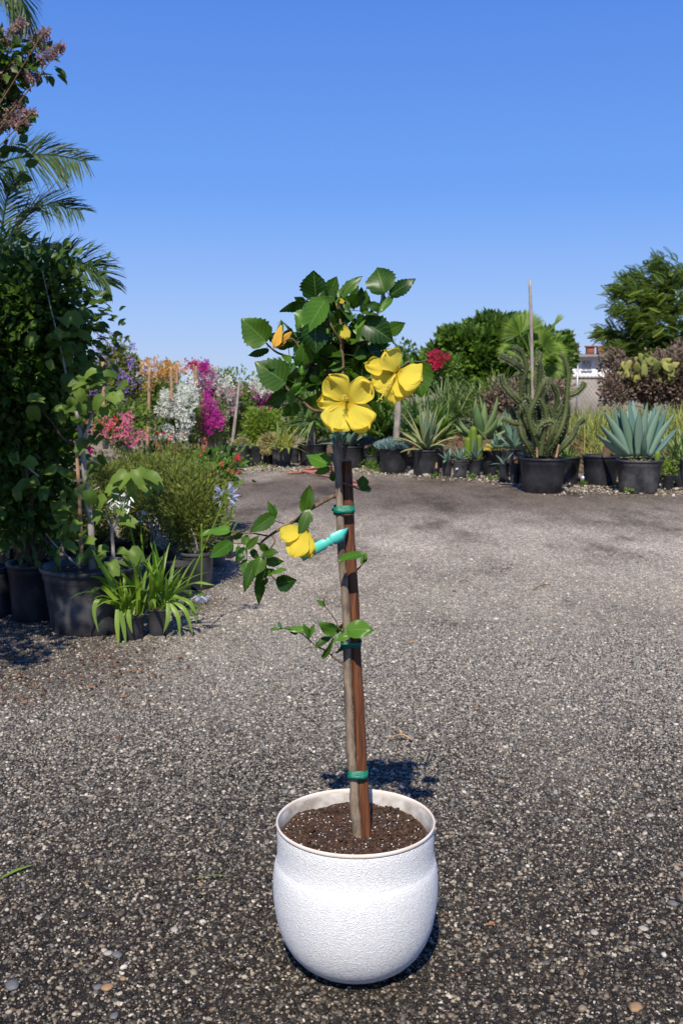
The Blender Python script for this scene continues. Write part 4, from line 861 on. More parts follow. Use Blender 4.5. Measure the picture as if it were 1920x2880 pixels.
scatter(mb, T_NEEDLE, pos, np.stack([np.cos(a) * rr * 2, np.sin(a) * rr * 2, np.ones(n)], 1) + rdir(n) * .5, rdir(n), .10, rng.random(n)); tag(mb.build('chalk_fingers', M['blue_leaf'], origin=top(p7)), 'cushion of chalk blue succulent fingers spilling over its black pot', 'succulent')
rosette('agave', top(p8), 34, .82, .105, 'tall agave with cream edged grey green leaves', 'agave', 'agave_var', (88, 20), (-.1, .9), seed=12)
mb = MB(); c = top(p9); tube(mb, [c - Vector((0, 0, .05)), c + Vector((.01, 0, .1))], [.03, .01], 6); tag(mb.build('dry_stub', M['wood_pale'], origin=c), 'dry brown stub in the tiny black pot', 'plant')
rosette('agave', top(p10, .02), 9, .27, .06, 'blue green agave pup leaning left in the first small pot', 'agave', 'agave', (75, 5), (.1, .6), seed=2, group='agave pups')
rosette('agave', top(p11, .02), 10, .27, .055, 'blue green agave pup in the pot with the white sticker', 'agave', 'agave', (80, 25), (.1, .4), seed=4, group='agave pups')
rosette('agave', top(p12, .02), 8, .42, .07, 'blue green agave pup in front of the striped cactus column', 'agave', 'agave', (82, 40), (.0, .3), seed=14, group='agave pups')
rosette('agave', top(p15, .0), 7, .26, .045, 'pale drooping agave pup left of the wide cactus tub', 'agave', 'agave', (70, -5), (.3, .9), seed=15, group='agave pups')
# sticker on p11
mb = MB(); q = P(1284, 1319, p11[1] - p11[3] * .97); box(mb, (-.02, -.002, -.012), (.02, .002, .012), M=Matrix.Translation(q) @ Matrix.Rotation(-.3, 4, 'Y')); tag(mb.build('sticker', M['bg_white'], origin=q), 'white sticker on the scuffed small black pot', 'sticker')
# striped cactus columns
c = top(p12, 0) + Vector((-.02, .1, 0)); t = thing('striped_cactus', c, 'cluster of upright cream striped cactus columns behind the small agave pups', 'cactus')
for dx, dy, h, r in ((-.09, 0, .38, .05), (.0, 0, .56, .055), (.09, -.02, .42, .05), (-.02, .08, .45, .05)):
    mb = MB(); lathe(mb, [(0, r * .8), (h * .2, r), (h * .85, r), (h * .95, r * .8), (h, r * .1)], c + Vector((dx, dy, 0)), 24, wob=lambda a, z: .16 * math.cos(a * 6)); mb.build('column', M['lime_leaf'], t)
mb = MB(); n = 160; a = rng.uniform(0, 6.28, n); rr = np.sqrt(rng.random(n)) * .13; scatter(mb, T_DIA, np.array(tuple(top(p13, .02))) + np.stack([np.cos(a) * rr, np.sin(a) * rr, rng.uniform(0, .08, n)], 1), rdir(n) + [0, 0, .8], rdir(n), .05, rng.random(n)); tag(mb.build('yellow_flowers', M['petal'], origin=top(p13)), 'low yellow flowers topping the tall black pot', 'flowers')
mb = MB(); blades(mb, top(p14), 160, .25, .014, (85, 10), (.1, .9), .12, seed=9); tag(mb.build('straw_grass', M['straw'], origin=top(p14)), 'straw coloured tuft on the greyish tall pot', 'plant')
# big aloes on the bank
rosette('aloe', P(1352, 1232, 17.6), 16, .82, .21, 'large olive green aloe with fat curving leaves behind the striped cactus', 'aloe', 'aloe', (80, 5), (-.5, -1.1), .3, .3, prof=(.7, 1, 1, .9, .7, .4, .03), seed=21, group='aloes on the bank')
rosette('aloe', P(1425, 1238, 17.9), 14, .55, .15, 'smaller olive green aloe between the large aloe and the spiny giant', 'aloe', 'aloe', (80, 5), (-.4, -1.0), .3, .3, prof=(.7, 1, 1, .9, .7, .4, .03), seed=22, group='aloes on the bank')
rosette('agave', P(1445, 1262, 16.6), 14, .6, .12, 'blue grey agave half hidden left of the spiny giant', 'agave', 'agave', (80, 15), (0, .3), seed=31)
rosette('agave', P(1395, 1262, 16.8), 12, .35, .07, 'small blue agave behind the tall pot with yellow flowers', 'agave', 'agave', (80, 15), (0, .3), seed=32)
# the spiny many-armed giant
c = top(p18, 0); t = thing('spiny_giant', c, 'tall spiny plant with many snaking grey green arms in the wide black tub', 'cactus'); YG = c.y
def arm(pts, r=.036, d=0):
    mb = MB(); path = smooth_path([P(1100 + x / 1.912, 700 + y / 1.912, YG + d + dd) for x, y, dd in pts], 34); m = 14; k = len(path)
    p = np.array([tuple(q) for q in path]); tg = nrm(np.gradient(p, axis=0)); a = nrm(np.cross(tg[0], [0, 1, .1])); V = []
    for i in range(k):
        a = nrm(a - tg[i] * (a @ tg[i])); b = np.cross(tg[i], a); f = r * (1 - .25 * (i / k)) * (.35 if i == k - 1 else 1)
        for j in range(m): an = 2 * math.pi * j / m; rr = f * (1 + .16 * (1 if j % 2 else -1)); V.append(p[i] + a * math.cos(an) * rr + b * math.sin(an) * rr)
    F = [(i * m + j, i * m + (j + 1) % m, (i + 1) * m + (j + 1) % m, (i + 1) * m + j) for i in range(k - 1) for j in range(m)] + [tuple((k - 1) * m + j for j in range(m))]
    mb.add(V, F, random.random()); o = mb.build('arm', M['cactus'], t)
    V = np.array(V); sp = MB(); n = 620; i = rng.integers(0, k - 1, n); j = rng.integers(0, m // 2, n) * 2 + 1; j %= m; pos = V[i * m + j] * .5 + V[(i + 1) * m + j] * .5
    scatter(sp, T_NEEDLE, pos, nrm(pos - p[i]) + rdir(n) * .4, rdir(n), .028, rng.random(n)); s_ = sp.build('spines', M['spine'], o); tag(s_, kind='stuff')
for pts in ([(745,1120,0),(735,1000,.1),(710,880,.1),(700,760,0),(725,640,-.05),(700,560,-.05),(655,528,-.1)],[(765,1120,0),(775,1000,0),(760,880,-.1),(790,760,-.1),(800,640,-.1),(790,600,-.1)],
            [(820,1110,0),(790,1000,-.1),(745,940,-.1),(720,860,-.15),(700,830,-.15)],[(840,1110,0),(850,1070,-.1),(905,980,-.15),(935,880,-.1),(945,760,-.1),(950,660,-.1),(925,590,-.1),(905,565,-.1)],
            [(800,1110,0),(770,1010,-.15),(740,900,-.2),(780,800,-.2),(820,720,-.2),(850,705,-.1)],[(850,1115,0),(820,1040,.1),(815,940,.1),(790,850,.1),(760,740,.1)],[(860,1115,0),(900,1060,.0),(960,1010,.05),(1010,940,.1),(1040,915,.1)],
            [(740,1100,0),(700,960,0),(650,940,-.1),(595,915,-.15)],[(700,830,0),(650,790,-.1),(600,730,-.1),(585,675,-.15)],[(720,660,0),(670,620,-.1),(625,595,-.1),(580,575,-.1)],[(945,790,-.1),(990,775,0),(1025,745,0),(1038,715,.0)],
            [(830,1110,0),(860,1000,-.2),(870,935,-.2),(830,930,-.2),(790,960,-.2),(780,1000,-.2)],[(870,1110,0),(880,960,.1),(850,860,.1),(820,760,.1),(830,690,.1)],[(760,1110,0),(735,1060,-.1),(700,1000,-.1),(690,900,0),(700,700,0),(690,690,0)],
            [(880,1110,0),(930,1060,-.1),(980,1000,-.1),(1000,950,-.1)],[(780,800,0),(770,700,-.05),(800,560,0),(780,600,0),(770,650,0)],[(850,1110,0),(905,900,.12),(930,830,.1),(880,930,.1)],[(810,1110,0),(745,820,-.05),(690,820,0),(640,770,-.05),(610,760,-.05)],[(820,1110,.05),(780,900,.1),(790,740,.1),(775,640,.1)],[(790,1110,.1),(740,960,.15),(745,820,.1),(720,700,.1),(690,620,.1),(650,570,.1)],[(840,1110,.1),(870,930,.15),(890,800,.15),(860,720,.1)],[(800,1110,-.1),(830,900,-.15),(800,800,-.15),(815,720,-.1),(795,640,-.1)],[(730,1110,.1),(700,1010,.1),(660,900,.15),(640,860,.1)],[(860,1110,.1),(930,980,.15),(945,880,.15),(940,820,.1)]): arm(pts)
def stick(name, a, b, r, mat, label, cat='stake', group=None, parts=None):
    mb = MB(); tube(mb, smooth_path([a, (Vector(a) + Vector(b)) / 2 + Vector((r * .15, 0, 0)), b], 12), [r, r * .9, r * .75], 8, vary=.06); return tag(mb.build(name, M[mat], origin=a), label, cat, group)
stick('dead_stem', P(1500, 1290, YG), P(1489, 787, YG - .1), .028, 'bark_pale', 'tall thin bare dead stem rising above the spiny giant', 'stem')
stick('wooden_stake', P(1509, 1288, YG - .1), P(1508, 1240, YG - .1), .018, 'wood_pale', 'short pale stake in the wide cactus tub, left one', group='stakes in the cactus tub')
stick('wooden_stake', P(1562, 1288, YG - .15), P(1570, 1250, YG - .15), .018, 'wood_pale', 'short leaning pale stake in the wide cactus tub, right one', group='stakes in the cactus tub')
# pot 20: hairy trunk, grass round it
mb = MB(); a, b = P(1702, 1290, p20[1]), P(1712, 1245, p20[1]); tube(mb, smooth_path([a, b], 8), [.06, .075], 10, vary=.2); tag(mb.build('hairy_trunk', M['twig'], origin=a), 'short hairy brown palm trunk rising from the pot left of the big blue agave', 'trunk')
# the big blue agave: each leaf placed
c = top(p21, .02); t = thing('agave', c, 'big blue grey agave with stiff upright spiny leaves in the wide scuffed pot', 'agave'); YA = c.y
for i, (bx, tx, ty, W, d, sg) in enumerate(((1776,1740,1134,.14,-.05,0),(1800,1820,1128,.15,-.10,0),(1790,1778,1120,.12,.15,0),(1805,1846,1128,.12,.15,0),(1812,1862,1132,.14,.0,0),(1770,1722,1140,.13,.1,0),(1764,1696,1154,.14,-.05,0),(1758,1682,1190,.13,-.15,.1),(1752,1673,1218,.12,-.2,.15),
        (1826,1898,1160,.12,.05,0),(1830,1908,1200,.10,.2,.1),(1795,1796,1150,.16,-.22,0),(1784,1768,1122,.11,.05,0),(1818,1880,1140,.12,.2,0),(1790,1700,1170,.12,.3,0),(1800,1760,1150,.13,.35,0),(1815,1830,1150,.13,.35,0),(1766,1690,1200,.12,-.3,.2),(1810,1812,1210,.11,-.3,.25))):
    A, B = P(bx, 1283, YA + d * .2), P(tx, ty, YA + d * 1.1); mid = (A + B) / 2 + Vector(((A.x - B.x) * .10, -d * .1, -.02 - sg * .2)); dr = B - A
    mb = MB(); side = np.cross(tuple(dr), (0, 1, .02) if abs(d) < .2 else (dr.x * .3, 1, 0)); side = (math.cos(.3 * d), .35 * (1 if tx > bx else -1), .1)
    thick(mb, smooth_path([A, mid, B], 12), [q * W for q in (.75, .8, .95, 1, .95, .75, .4, .02)], side, .16, .25, random.random()); mb.build('leaf', M['agave'], t)
mb = MB(); blades(mb, c, 26, .16, .03, (30, -10), (.3, .9), .12, seed=40); mb.build('dry_leaves', M['straw'], t)
lathe_c = top(p21) + Vector((.20, -.17, 0)); mb = MB(); lathe(mb, [(0, .03), (.05, .042), (.12, .042), (.155, .03), (.165, .005)], lathe_c, 18, wob=lambda a, z: .12 * math.cos(a * 5)); tag(mb.build('small_cactus', M['lime_leaf'], origin=lathe_c), 'stubby striped cactus at the right front of the big blue agave', 'cactus')
mb = MB(); foliage(mb, [(top(p23, .12), (.13, .1, .16))], 380, 22, .035, .035, T_LEAF); tag(mb.build('weed_clump', M['lime_leaf'], origin=top(p23)), 'yellow green leafy weeds in the small pot right of the big blue agave', 'weeds')
mb = MB(); blades(mb, top(p24), 90, .6, .03, (85, 20), (.2, 1.0), .12, seed=51); tag(mb.build('strap_plant', M['yucca_leaf'], origin=top(p24)), 'green strappy plant at the right edge of the picture', 'plant')
mb = MB(); blades(mb, top(p19), 50, .28, .03, (80, 10), (.2, 1.0), .1, seed=52); tag(mb.build('dark_leafy_plant', M['mid_leaf'], origin=top(p19)), 'small leafy plant in the pot right of the wide cactus tub', 'plant')
# little silver cup lying on the gravel
q = G(1628, 1362); mb = MB(); lathe(mb, [(0, .03), (.0, .06), (.10, .07), (.105, .066), (.02, .05)], (0, 0, 0), 20); o = mb.build('metal_cup', M['metal']); o.location = q + Vector((0, 0, .07)); o.rotation_euler = (0, R(80), .3); tag(o, 'small shiny metal cup lying beside the wide cactus tub', 'cup')
# stones by the row
for i, (x, y, r, s, lab, mt) in enumerate(((1161, 1334, .085, (1.3, 1, .7), 'rounded pale brown rock in front of the cream edged agave pot', 'stone_pale'), (1144, 1338, .05, (1.3, 1, .5), 'flat pale rock left of the rounded brown rock', 'stone_pale'), (1198, 1339, .05, (1.2, 1, .6), 'small white rock before the tiny black pot', 'stone_pale'))):
    q = G(x, y); mb = MB(); stone_mesh(mb, q + Vector((0, 0, r * s[2] * .6)), r, s, .5, i + 2); tag(mb.build('rock', M[mt], origin=q), lab, 'rock')
# hose
def hose(pts, label):
    mb = MB(); pp = smooth_path([G(x, y) + Vector((0, 0, .02 + h)) for x, y, h in pts], 50); tube(mb, pp, .018, 8); return tag(mb.build('garden_hose', M['hose'], origin=G(pts[0][0], pts[0][1])), label, 'hose')
hose([(812, 1334, 0), (850, 1331, 0), (890, 1324, .02), (925, 1322, .0), (935, 1329, .0), (900, 1333, .02), (850, 1333, .03), (885, 1328, .05), (930, 1326, .03), (980, 1352, 0), (1020, 1362, 0), (1036, 1367, 0), (1016, 1370, 0), (960, 1362, 0), (930, 1345, .0), (860, 1335, .02)], 'coiled faded red garden hose lying in front of the far pots')

# ------------------------------------------------------------------ behind the right-hand row
mb = MB(); V, F = [], []; nx, ny = 60, 16                      # low planted bank
for j in range(ny):
    for i in range(nx):
        x = -1.2 + 16 * i / (nx - 1); y = 17.4 + 10 * j / (ny - 1) + max(0, (3.6 - x)) * .35; u = j / (ny - 1)
        z = -.02 + .62 * math.sin(min(1, u * 2.6) * math.pi / 2) * min(1, (x + 1.2) / 2.5) + .07 * noise.noise(Vector((x * 1.3, y * 1.3, 0)))
        V.append((x, y, z if 0 < j < ny - 1 and 0 < i < nx - 1 else -.05))
mb.add(V, [(j * nx + i, j * nx + i + 1, (j + 1) * nx + i + 1, (j + 1) * nx + i) for j in range(ny - 1) for i in range(nx - 1)]); tag(mb.build('bank', M['bank']), 'low bare earth bank planted behind the right-hand pots', 'bank', kind='structure')
mb = MB()
for i in range(1500):
    x, y = rng.uniform(3.3, 8.2), rng.uniform(16.4, 21); c = (x, y, .02 if y < 17.4 else .15 + min(.4, (y - 17.4) * .25)); 
    if x < 4.2 + (y - 16) * .0: continue
    r_ = random.Random(i); az = r_.uniform(0, 6.28); strip(mb, arc(c, az, R(r_.uniform(50, 88)), r_.uniform(.35, .75), r_.uniform(.3, 1.6), 5), [.012, .018, .014, .002], (-math.sin(az), math.cos(az), 0), .1, r_.random())
    for q in range(3):
        az = r_.uniform(0, 6.28); strip(mb, arc((x + r_.uniform(-.1, .1), y + r_.uniform(-.1, .1), c[2]), az, R(r_.uniform(45, 88)), r_.uniform(.3, .7), r_.uniform(.3, 1.6), 5), [.012, .018, .014, .002], (-math.sin(az), math.cos(az), 0), .1, r_.random())
tag(mb.build('grass', M['grass_leaf']), 'pale variegated grass massed behind the big blue agave', 'grass', kind='stuff')
mb = MB(); n = 5000; x = rng.uniform(.8, 8.5, n); y = rng.uniform(15.5, 22, n); keep = y > 17.7 + np.maximum(0, 3.6 - x) * .35; x, y = x[keep], y[keep]; n = len(x)
z = .05 + .6 * np.sin(np.minimum(1, (y - 17.4 - np.maximum(0, 3.6 - x) * .35) / 10 * 2.6) * math.pi / 2) * np.minimum(1, (x + 1.2) / 2.5)
scatter(mb, T_DIA, np.stack([x, y, z], 1), rdir(n) * [1, 1, .4] + [0, 0, .3], rdir(n) + [0, 0, .8], .09 * rng.uniform(.5, 1.4, n), rng.random(n)); tag(mb.build('leaf_mulch', M['litter']), 'red brown fallen leaves covering the bank', 'leaf litter', kind='stuff')
for i, (x, y, Y, L, lab) in enumerate(((1262, 1165, 20.5, .95, 'dark green yucca clump below the crimson bougainvillea'), (1330, 1150, 21.0, .85, 'middle green yucca clump on the bank'), (1388, 1135, 20.8, .95, 'bright green yucca clump left of the fan palm'), (1180, 1175, 19.5, .7, 'green yucca clump beside the ringed palm trunk'))):
    c = P(x, y + 20, Y); mb = MB(); blades(mb, c, 260, L, .035, (88, -5), (.1, 1.1), .2, seed=60 + i); tag(mb.build('yucca', M['yucca_leaf' if i != 2 else 'lime_leaf'], origin=c), lab, 'yucca', 'yuccas on the bank')
# ringed palm trunk with a crown behind the sideways flower
a = P(1113, 1245, 17.6); t = thing('ringed_palm', a, 'slim palm with a pale ringed trunk standing behind the sideways yellow flower', 'palm'); mb = MB(); path = smooth_path([a, P(1120, 1130, 17.6), P(1122, 1060, 17.6)], 40)
tube(mb, path, [.055 * (1 + .08 * (i % 2)) for i in range(40)], 12); mb.build('trunk', M['palm_trunk'], t); mb = MB(); blades(mb, path[-1], 60, .7, .04, (80, -20), (.5, 1.6), .04, seed=70); mb.build('crown', M['vine_leaf'], t)
for i, (x, y, Y, n_, L, W, lab, mt) in enumerate(((1205, 1190, 19, 30, .6, .12, 'broad green leaved plant right of the ringed palm trunk', 'mid_leaf'), (1060, 1180, 19.5, 26, .6, .12, 'broad green leaved plant left of the ringed palm trunk', 'vine_leaf'), (985, 1170, 20, 26, .7, .13, 'dark broad leaved plant behind the front yellow flower', 'vine_leaf'))):
    c = P(x, y + 45, Y - .8); mb = MB(); blades(mb, c, n_ * 3, L * 1.2, W, (88, 20), (.1, .9), .25, seed=80 + i, k=8); tag(mb.build('broad_leaf_plant', M[mt], origin=c), lab, 'plant')
mb = MB(); blades(mb, P(800, 1260, 18.6), 46, .55, .06, (85, 10), (.2, 1.4), .12, seed=90); tag(mb.build('variegated_agave', M['grass_leaf'], origin=P(800, 1260, 18.6)), 'cream striped curling agave left of the spiky yucca tree', 'agave')
# vine mass, crimson bougainvillea
shrub('vine_thicket', P(1380, 1150, 24), [blob(1330, 1010, 24, 100, 75), blob(1400, 980, 24, 90, 75), blob(1270, 1020, 24.5, 70, 55), blob(1460, 1020, 24, 120, 90), blob(1220, 1050, 25, 60, 40), blob(1385, 925, 24, 60, 32), blob(1540, 1010, 25, 60, 70), blob(1290, 965, 24, 50, 25)], 'big dark green tangle of vines behind the fan palm', 'thicket', 'vine_leaf', 38000, .16, 300, .15, T_DIA, stems=8, sr=.05, inner=.35)
shrub('crimson_bougainvillea', P(1240, 1130, 22), [blob(1240, 1030, 22, 50, 50)], 'bougainvillea with crimson blooms at the left edge of the vine tangle', 'bougainvillea', 'vine_leaf', 900, .08, 30, .14, flowers=[('crimson', [blob(1236, 1016, 21.8, 36, 20), blob(1215, 1010, 21.8, 16, 12)], 170, .06)])
shrub('hedge', P(1080, 1130, 30), [blob(1000, 1060, 30, 130, 60), blob(1150, 1040, 30, 100, 55), blob(860, 1080, 30, 120, 60)], 'far green hedge seen low behind the hibiscus crown', 'hedge', 'vine_leaf', 7000, .12, 110, .25, T_LEAF, stems=5, sr=.05)
# fan palm
a = P(1505, 1255, 17.8); t = thing('fan_palm', a, 'fan palm with pleated round fronds behind the dead stem', 'palm'); hub = P(1492, 1010, 17.8)
mb = MB(); tube(mb, smooth_path([a, (a + hub) / 2, hub], 14), [.13, .12, .09], 12, vary=.15); mb.build('trunk', M['bark_dark'], t)
for (x, y, r, dyy, ux, sp) in ((1450, 915, .50, -.1, -.5, 3.0), (1480, 905, .52, .1, 0, 2.6), (1535, 960, .48, -.3, .8, 2.8), (1560, 985, .45, .1, 1, 2.4), (1530, 1005, .5, -.45, .7, 3.0), (1460, 1010, .45, -.3, -.9, 2.6), (1430, 985, .42, .2, -1, 2.4), (1575, 890, .40, .2, .6, .5), (1505, 950, .45, .3, .2, 2.8), (1555, 1040, .40, -.2, 1.2, 2.2), (1490, 1050, .4, -.4, -.2, 2.4)):
    mb = MB(); c = P(x, y, 17.8 + dyy); q = c + (hub - c) * .25; tube(mb, smooth_path([hub, (hub + q) / 2 + Vector((0, 0, .05)), q], 8), [.014, .008], 6)
    d = (c - hub); d = Vector((d.x, d.y * 1.0, d.z)).normalized(); fan(mb, q, d, (0, -.9, .6), r * .82, 30, sp, droop=.12); mb.build('frond', M['fan_leaf'], t)
mb = MB(); blades(mb, hub + Vector((0, 0, -.1)), 60, .45, .05, (-30, -80), (.1, .4), .05, seed=77); mb.build('dead_fronds', M['dry_leaf'], t)
# brown leafy scrub on the bank, prickly pear, dry hedge
shrub('brown_scrub', P(1430, 1160, 20), [blob(1430, 1115, 20, 55, 32), blob(1380, 1130, 20, 40, 24), blob(1560, 1110, 21, 40, 30)], 'low brown leafy scrub on the bank left of the spiny giant', 'scrub', 'dry_leaf', 2200, .08, 46, .14, stems=3)
shrub('dry_hedge', P(1830, 1170, 23), [blob(1790, 1075, 23, 90, 50), blob(1880, 1050, 23, 80, 55), blob(1745, 1015, 23.5, 36, 22), blob(1900, 1085, 23, 90, 60), blob(1740, 1105, 22.5, 40, 34), blob(1715, 1020, 24, 34, 18), blob(1930, 1000, 23.5, 50, 40)], 'tall dry brown twiggy hedge below the feathery tree', 'hedge', 'dry_leaf', 15000, .085, 260, .13, T_DIA, flowers=None, stems=14, sr=.02, inner=.35)
t = thing('prickly_pear', P(1840, 1130, 22.3), 'yellow green broad padded cactus in front of the dry hedge', 'cactus')
for i in range(42):
    d = rdir(1)[0]; c = P(1825, 1050, 22.55) + Vector((d[0] * .62, d[1] * .2, d[2] * .22 + .12 * (1 - abs(d[0])))); mb = MB(); stone_mesh(mb, (0, 0, 0), .125, (.62, .12, 1.2), random.random(), i); o = mb.build('pad', M['pear'], t); o.location = c - t.location; o.rotation_euler = (random.uniform(-.6, .6), random.uniform(-1.3, 1.3), random.uniform(-.8, .8))
# feathery tree
b0 = P(1890, 1150, 27); t = thing('feathery_tree', b0, 'feathery leaved tree with layered branches at the right edge', 'tree'); fb = []
TR = MB(); trunk_top = P(1890, 960, 27); tube(TR, smooth_path([b0 - Vector((0, 0, .6)), (b0 + trunk_top) / 2, trunk_top, P(1885, 800, 27)], 14), [.16, .13, .1, .04], 10); fol = MB()
for (x0, x1, y0, y1, n_) in ((1895, 1850, 760, 735, 34), (1890, 1725, 830, 815, 60), (1900, 1770, 800, 785, 50), (1890, 1735, 900, 868, 62), (1895, 1690, 960, 935, 80), (1900, 1720, 985, 975, 60), (1890, 1760, 1000, 990, 50), (1850, 1960, 780, 760, 60), (1880, 1990, 850, 830, 80), (1880, 2000, 930, 900, 90), (1890, 2000, 985, 970, 60), (1880, 1820, 860, 845, 50), (1880, 1790, 930, 915, 60)):
    A, B = P(x0, y0 + 25, 27), P(x1, y1, 27 + random.uniform(-.8, .8)); tube(TR, smooth_path([P(1888, min(960, y0 + 60), 27), (A + B) / 2, B], 10), [.05, .03, .01], 6)
    n = int(n_ * 4.6); u = rng.random(n) ** .8; pos = np.array(tuple(A)) + u[:, None] * (np.array(tuple(B)) - np.array(tuple(A))) + rng.normal(size=(n, 3)) * [.16, .5, .13] * (1.25 - .7 * u)[:, None]
    dx = np.sign(B.x - A.x); yd = rdir(n) * .6 + np.stack([dx * np.ones(n) * .7, np.zeros(n), np.full(n, .12)], 1); scatter(fol, T_FERN, pos, yd, rdir(n) * .5 + [0, 0, 1], .31 * rng.uniform(.6, 1.2, n), rng.random(n))
TR.build('trunk', M['bark_dark'], t); fol.build('crown', M['feather_leaf'], t)
# house, wall, fence
hy = 60.; a, b = P(1560, 1001, hy), P(1800, 1085, hy); t = thing('white_house', ((a.x + b.x) / 2, hy, 0), 'low white house with grey roof and brick chimneys seen through the gap', 'house')
mb = MB(); box(mb, (a.x, hy, -.1), (b.x, hy + 8, a.z - .1)); mb.build('wall', M['bg_white'], t, smooth=False)
mb = MB(); mb.add([(a.x - .4, hy - .5, a.z - .12), (b.x + .4, hy - .5, a.z - .12), (b.x + .4, hy + 4, a.z + .1), (a.x - .4, hy + 4, a.z + .1), (a.x - .4, hy - .5, a.z + .02), (b.x + .4, hy - .5, a.z + .02), (b.x + .4, hy + 4, a.z + .22), (a.x - .4, hy + 4, a.z + .22)], [(0, 1, 5, 4), (4, 5, 6, 7), (0, 3, 2, 1), (1, 2, 6, 5), (0, 4, 7, 3)]); rf = mb.build('roof', M['roof'], t, smooth=False)
for x in (1614, 1658, 1688):
    q = P(x, 984, hy + 3); mb = MB(); box(mb, (q.x - .22, hy + 2.8, a.z), (q.x + .22, hy + 3.2, q.z + .15)); box(mb, (q.x - .28, hy + 2.74, q.z + .15), (q.x + .28, hy + 3.26, q.z + .24)); mb.build('chimney', M['brick'], rf, smooth=False)
for x0, x1 in ((1636, 1660),):
    q0, q1_ = P(x0, 1014, hy), P(x1, 1040, hy); mb = MB(); box(mb, (q0.x, hy - .05, q1_.z), (q1_.x, hy + .1, q0.z)); wi = mb.build('window', M['dark_glass'], t, smooth=False)
    mb = MB(); box(mb, (q0.x - .06, hy - .09, q1_.z - .08), (q1_.x + .06, hy - .03, q1_.z)); mb.build('sill', M['bg_white'], wi, smooth=False)
a, b = P(1380, 1064, 36), P(2050, 1064, 36); mb = MB(); box(mb, (a.x, 36, -.1), (b.x, 36.2, a.z)); box(mb, (a.x, 35.97, a.z), (b.x, 36.23, a.z + .07)); tag(mb.build('block_wall', M['block'], smooth=False, origin=(a.x, 36, 0)), 'plain grey brown block wall between the house and the planted bank', 'wall')
t = thing('chain_link_fence', P(1560, 1150, 26), 'grey chain link fence in front of the block wall', 'fence'); fa, fb_ = P(1520, 1150, 26), P(1720, 1150, 26); zt = P(1600, 1005, 26).z
mb = MB(); W = fb_.x - fa.x; n = int((W + 1.6) / .10)
for i in range(-16, n):
    for sg in (1, -1):
        x0 = fa.x + i * .10; pts = [(x0 if sg > 0 else x0 + 1.6, 26, .05), (x0 + 1.6 if sg > 0 else x0, 26, zt)]
        p_, q_ = Vector(pts[0]), Vector(pts[1]); tube(mb, [p_, q_], .004, 4, cap=False)
mb.build('mesh', M['metal'], t)
for x in (fa.x, fa.x + W * .5, P(1683, 1100, 26).x): mb = MB(); tube(mb, [(x, 26, 0), (x + (.12 if x > fa.x + W * .6 else 0), 26, zt)], .022, 10); mb.build('post', M['metal'], t)

# ------------------------------------------------------------------ far left: the bougainvillea bed
for i, (x0, x1, ry, by, lab) in enumerate(((401, 447, 1240, 1272, 'black pot under the pink bougainvillea stake'), (480, 508, 1236, 1270, 'black pot left under the big white bougainvillea'), (528, 560, 1228, 1267, 'black pot behind the magenta bougainvillea pot at its left'), (558, 608, 1244, 1280, 'black pot holding the magenta bougainvillea'), (604, 640, 1221, 1268, 'black pot right behind the magenta bougainvillea'),
                                           (330, 372, 1240, 1275, 'black pot in shade under the purple flowered shrub'), (448, 480, 1238, 1268, 'black pot between the pink and white bougainvilleas'), (715, 745, 1215, 1262, 'black pot behind the bright lime green shrub'))):
    potpx(x0, x1, ry, by, lab)
def bou(x0, x1, y0, y1, Y, label, fl, n=3200, mat='bg_leaf', size=.075, base=1262, name='bougainvillea', dense=1, cat='bougainvillea'):
    cx, cy, rx, ry = (x0 + x1) / 2, (y0 + y1) / 2, (x1 - x0) / 2, (y1 - y0) / 2; b = P(cx, base, Y); b.z = max(.05, b.z)
    bl = [blob(cx, cy + ry * .25, Y, rx * .8, ry * .62), blob(cx - rx * .35, cy - ry * .25, Y, rx * .5, ry * .6), blob(cx + rx * .35, cy - ry * .15, Y + .2, rx * .5, ry * .6)]
    return shrub(name, b, bl, label, cat, mat, n, size, 60, .13, T_DIA, [(m_, [blob(*q) for q in qs], k, s) for m_, qs, k, s in fl], 'bougainvilleas' if cat == 'bougainvillea' else None, 4, .018, 'bark_pale')
bou(165, 425, 935, 1240, 18, 'tall airy shrub covered in small purple blue flowers', [('purple', [(300, 1040, 17.4, 115, 90), (230, 1070, 17.4, 60, 80), (350, 1120, 17.4, 60, 90), (290, 975, 17.6, 90, 40)], 480, .038)], 8000, 'olive_leaf', .075, name='purple_flowered_shrub', cat='shrub')
bou(275, 410, 1120, 1265, 16.6, 'low bougainvillea with bright pink clusters below the purple shrub', [('pink', [(330, 1195, 16.1, 46, 40), (375, 1225, 16.1, 35, 28), (300, 1225, 16.1, 30, 14)], 230, .038), ('red', [(320, 1205, 16.1, 60, 40)], 30, .045)], 2000, 'bg_leaf')
bou(380, 525, 1005, 1245, 22, 'orange flowering bougainvillea with green foliage below', [('orange', [(450, 1035, 21.4, 70, 24), (410, 1060, 21.4, 26, 40), (500, 1035, 21.5, 22, 20), (475, 1060, 21.4, 40, 20)], 620, .045)], 5000, 'mid_leaf')
bou(440, 560, 1080, 1262, 19, 'white bougainvillea, the fullest and nearest white one', [('white', [(500, 1130, 18.4, 50, 44), (470, 1150, 18.4, 28, 26), (515, 1170, 18.4, 34, 26), (530, 1110, 18.5, 24, 30), (490, 1220, 18.5, 40, 18)], 1500, .040)], 2600)
bou(520, 640, 1030, 1240, 21, 'mixed white and magenta bougainvillea with crimson tips on top', [('white', [(555, 1060, 20.5, 30, 20), (605, 1060, 20.5, 24, 40), (565, 1110, 20.5, 26, 26), (625, 1130, 20.5, 30, 60)], 950, .042), ('magenta', [(575, 1075, 20.4, 28, 60)], 420, .036), ('crimson', [(545, 1028, 20.6, 16, 12), (570, 1035, 20.6, 24, 8)], 240, .042)], 3600)
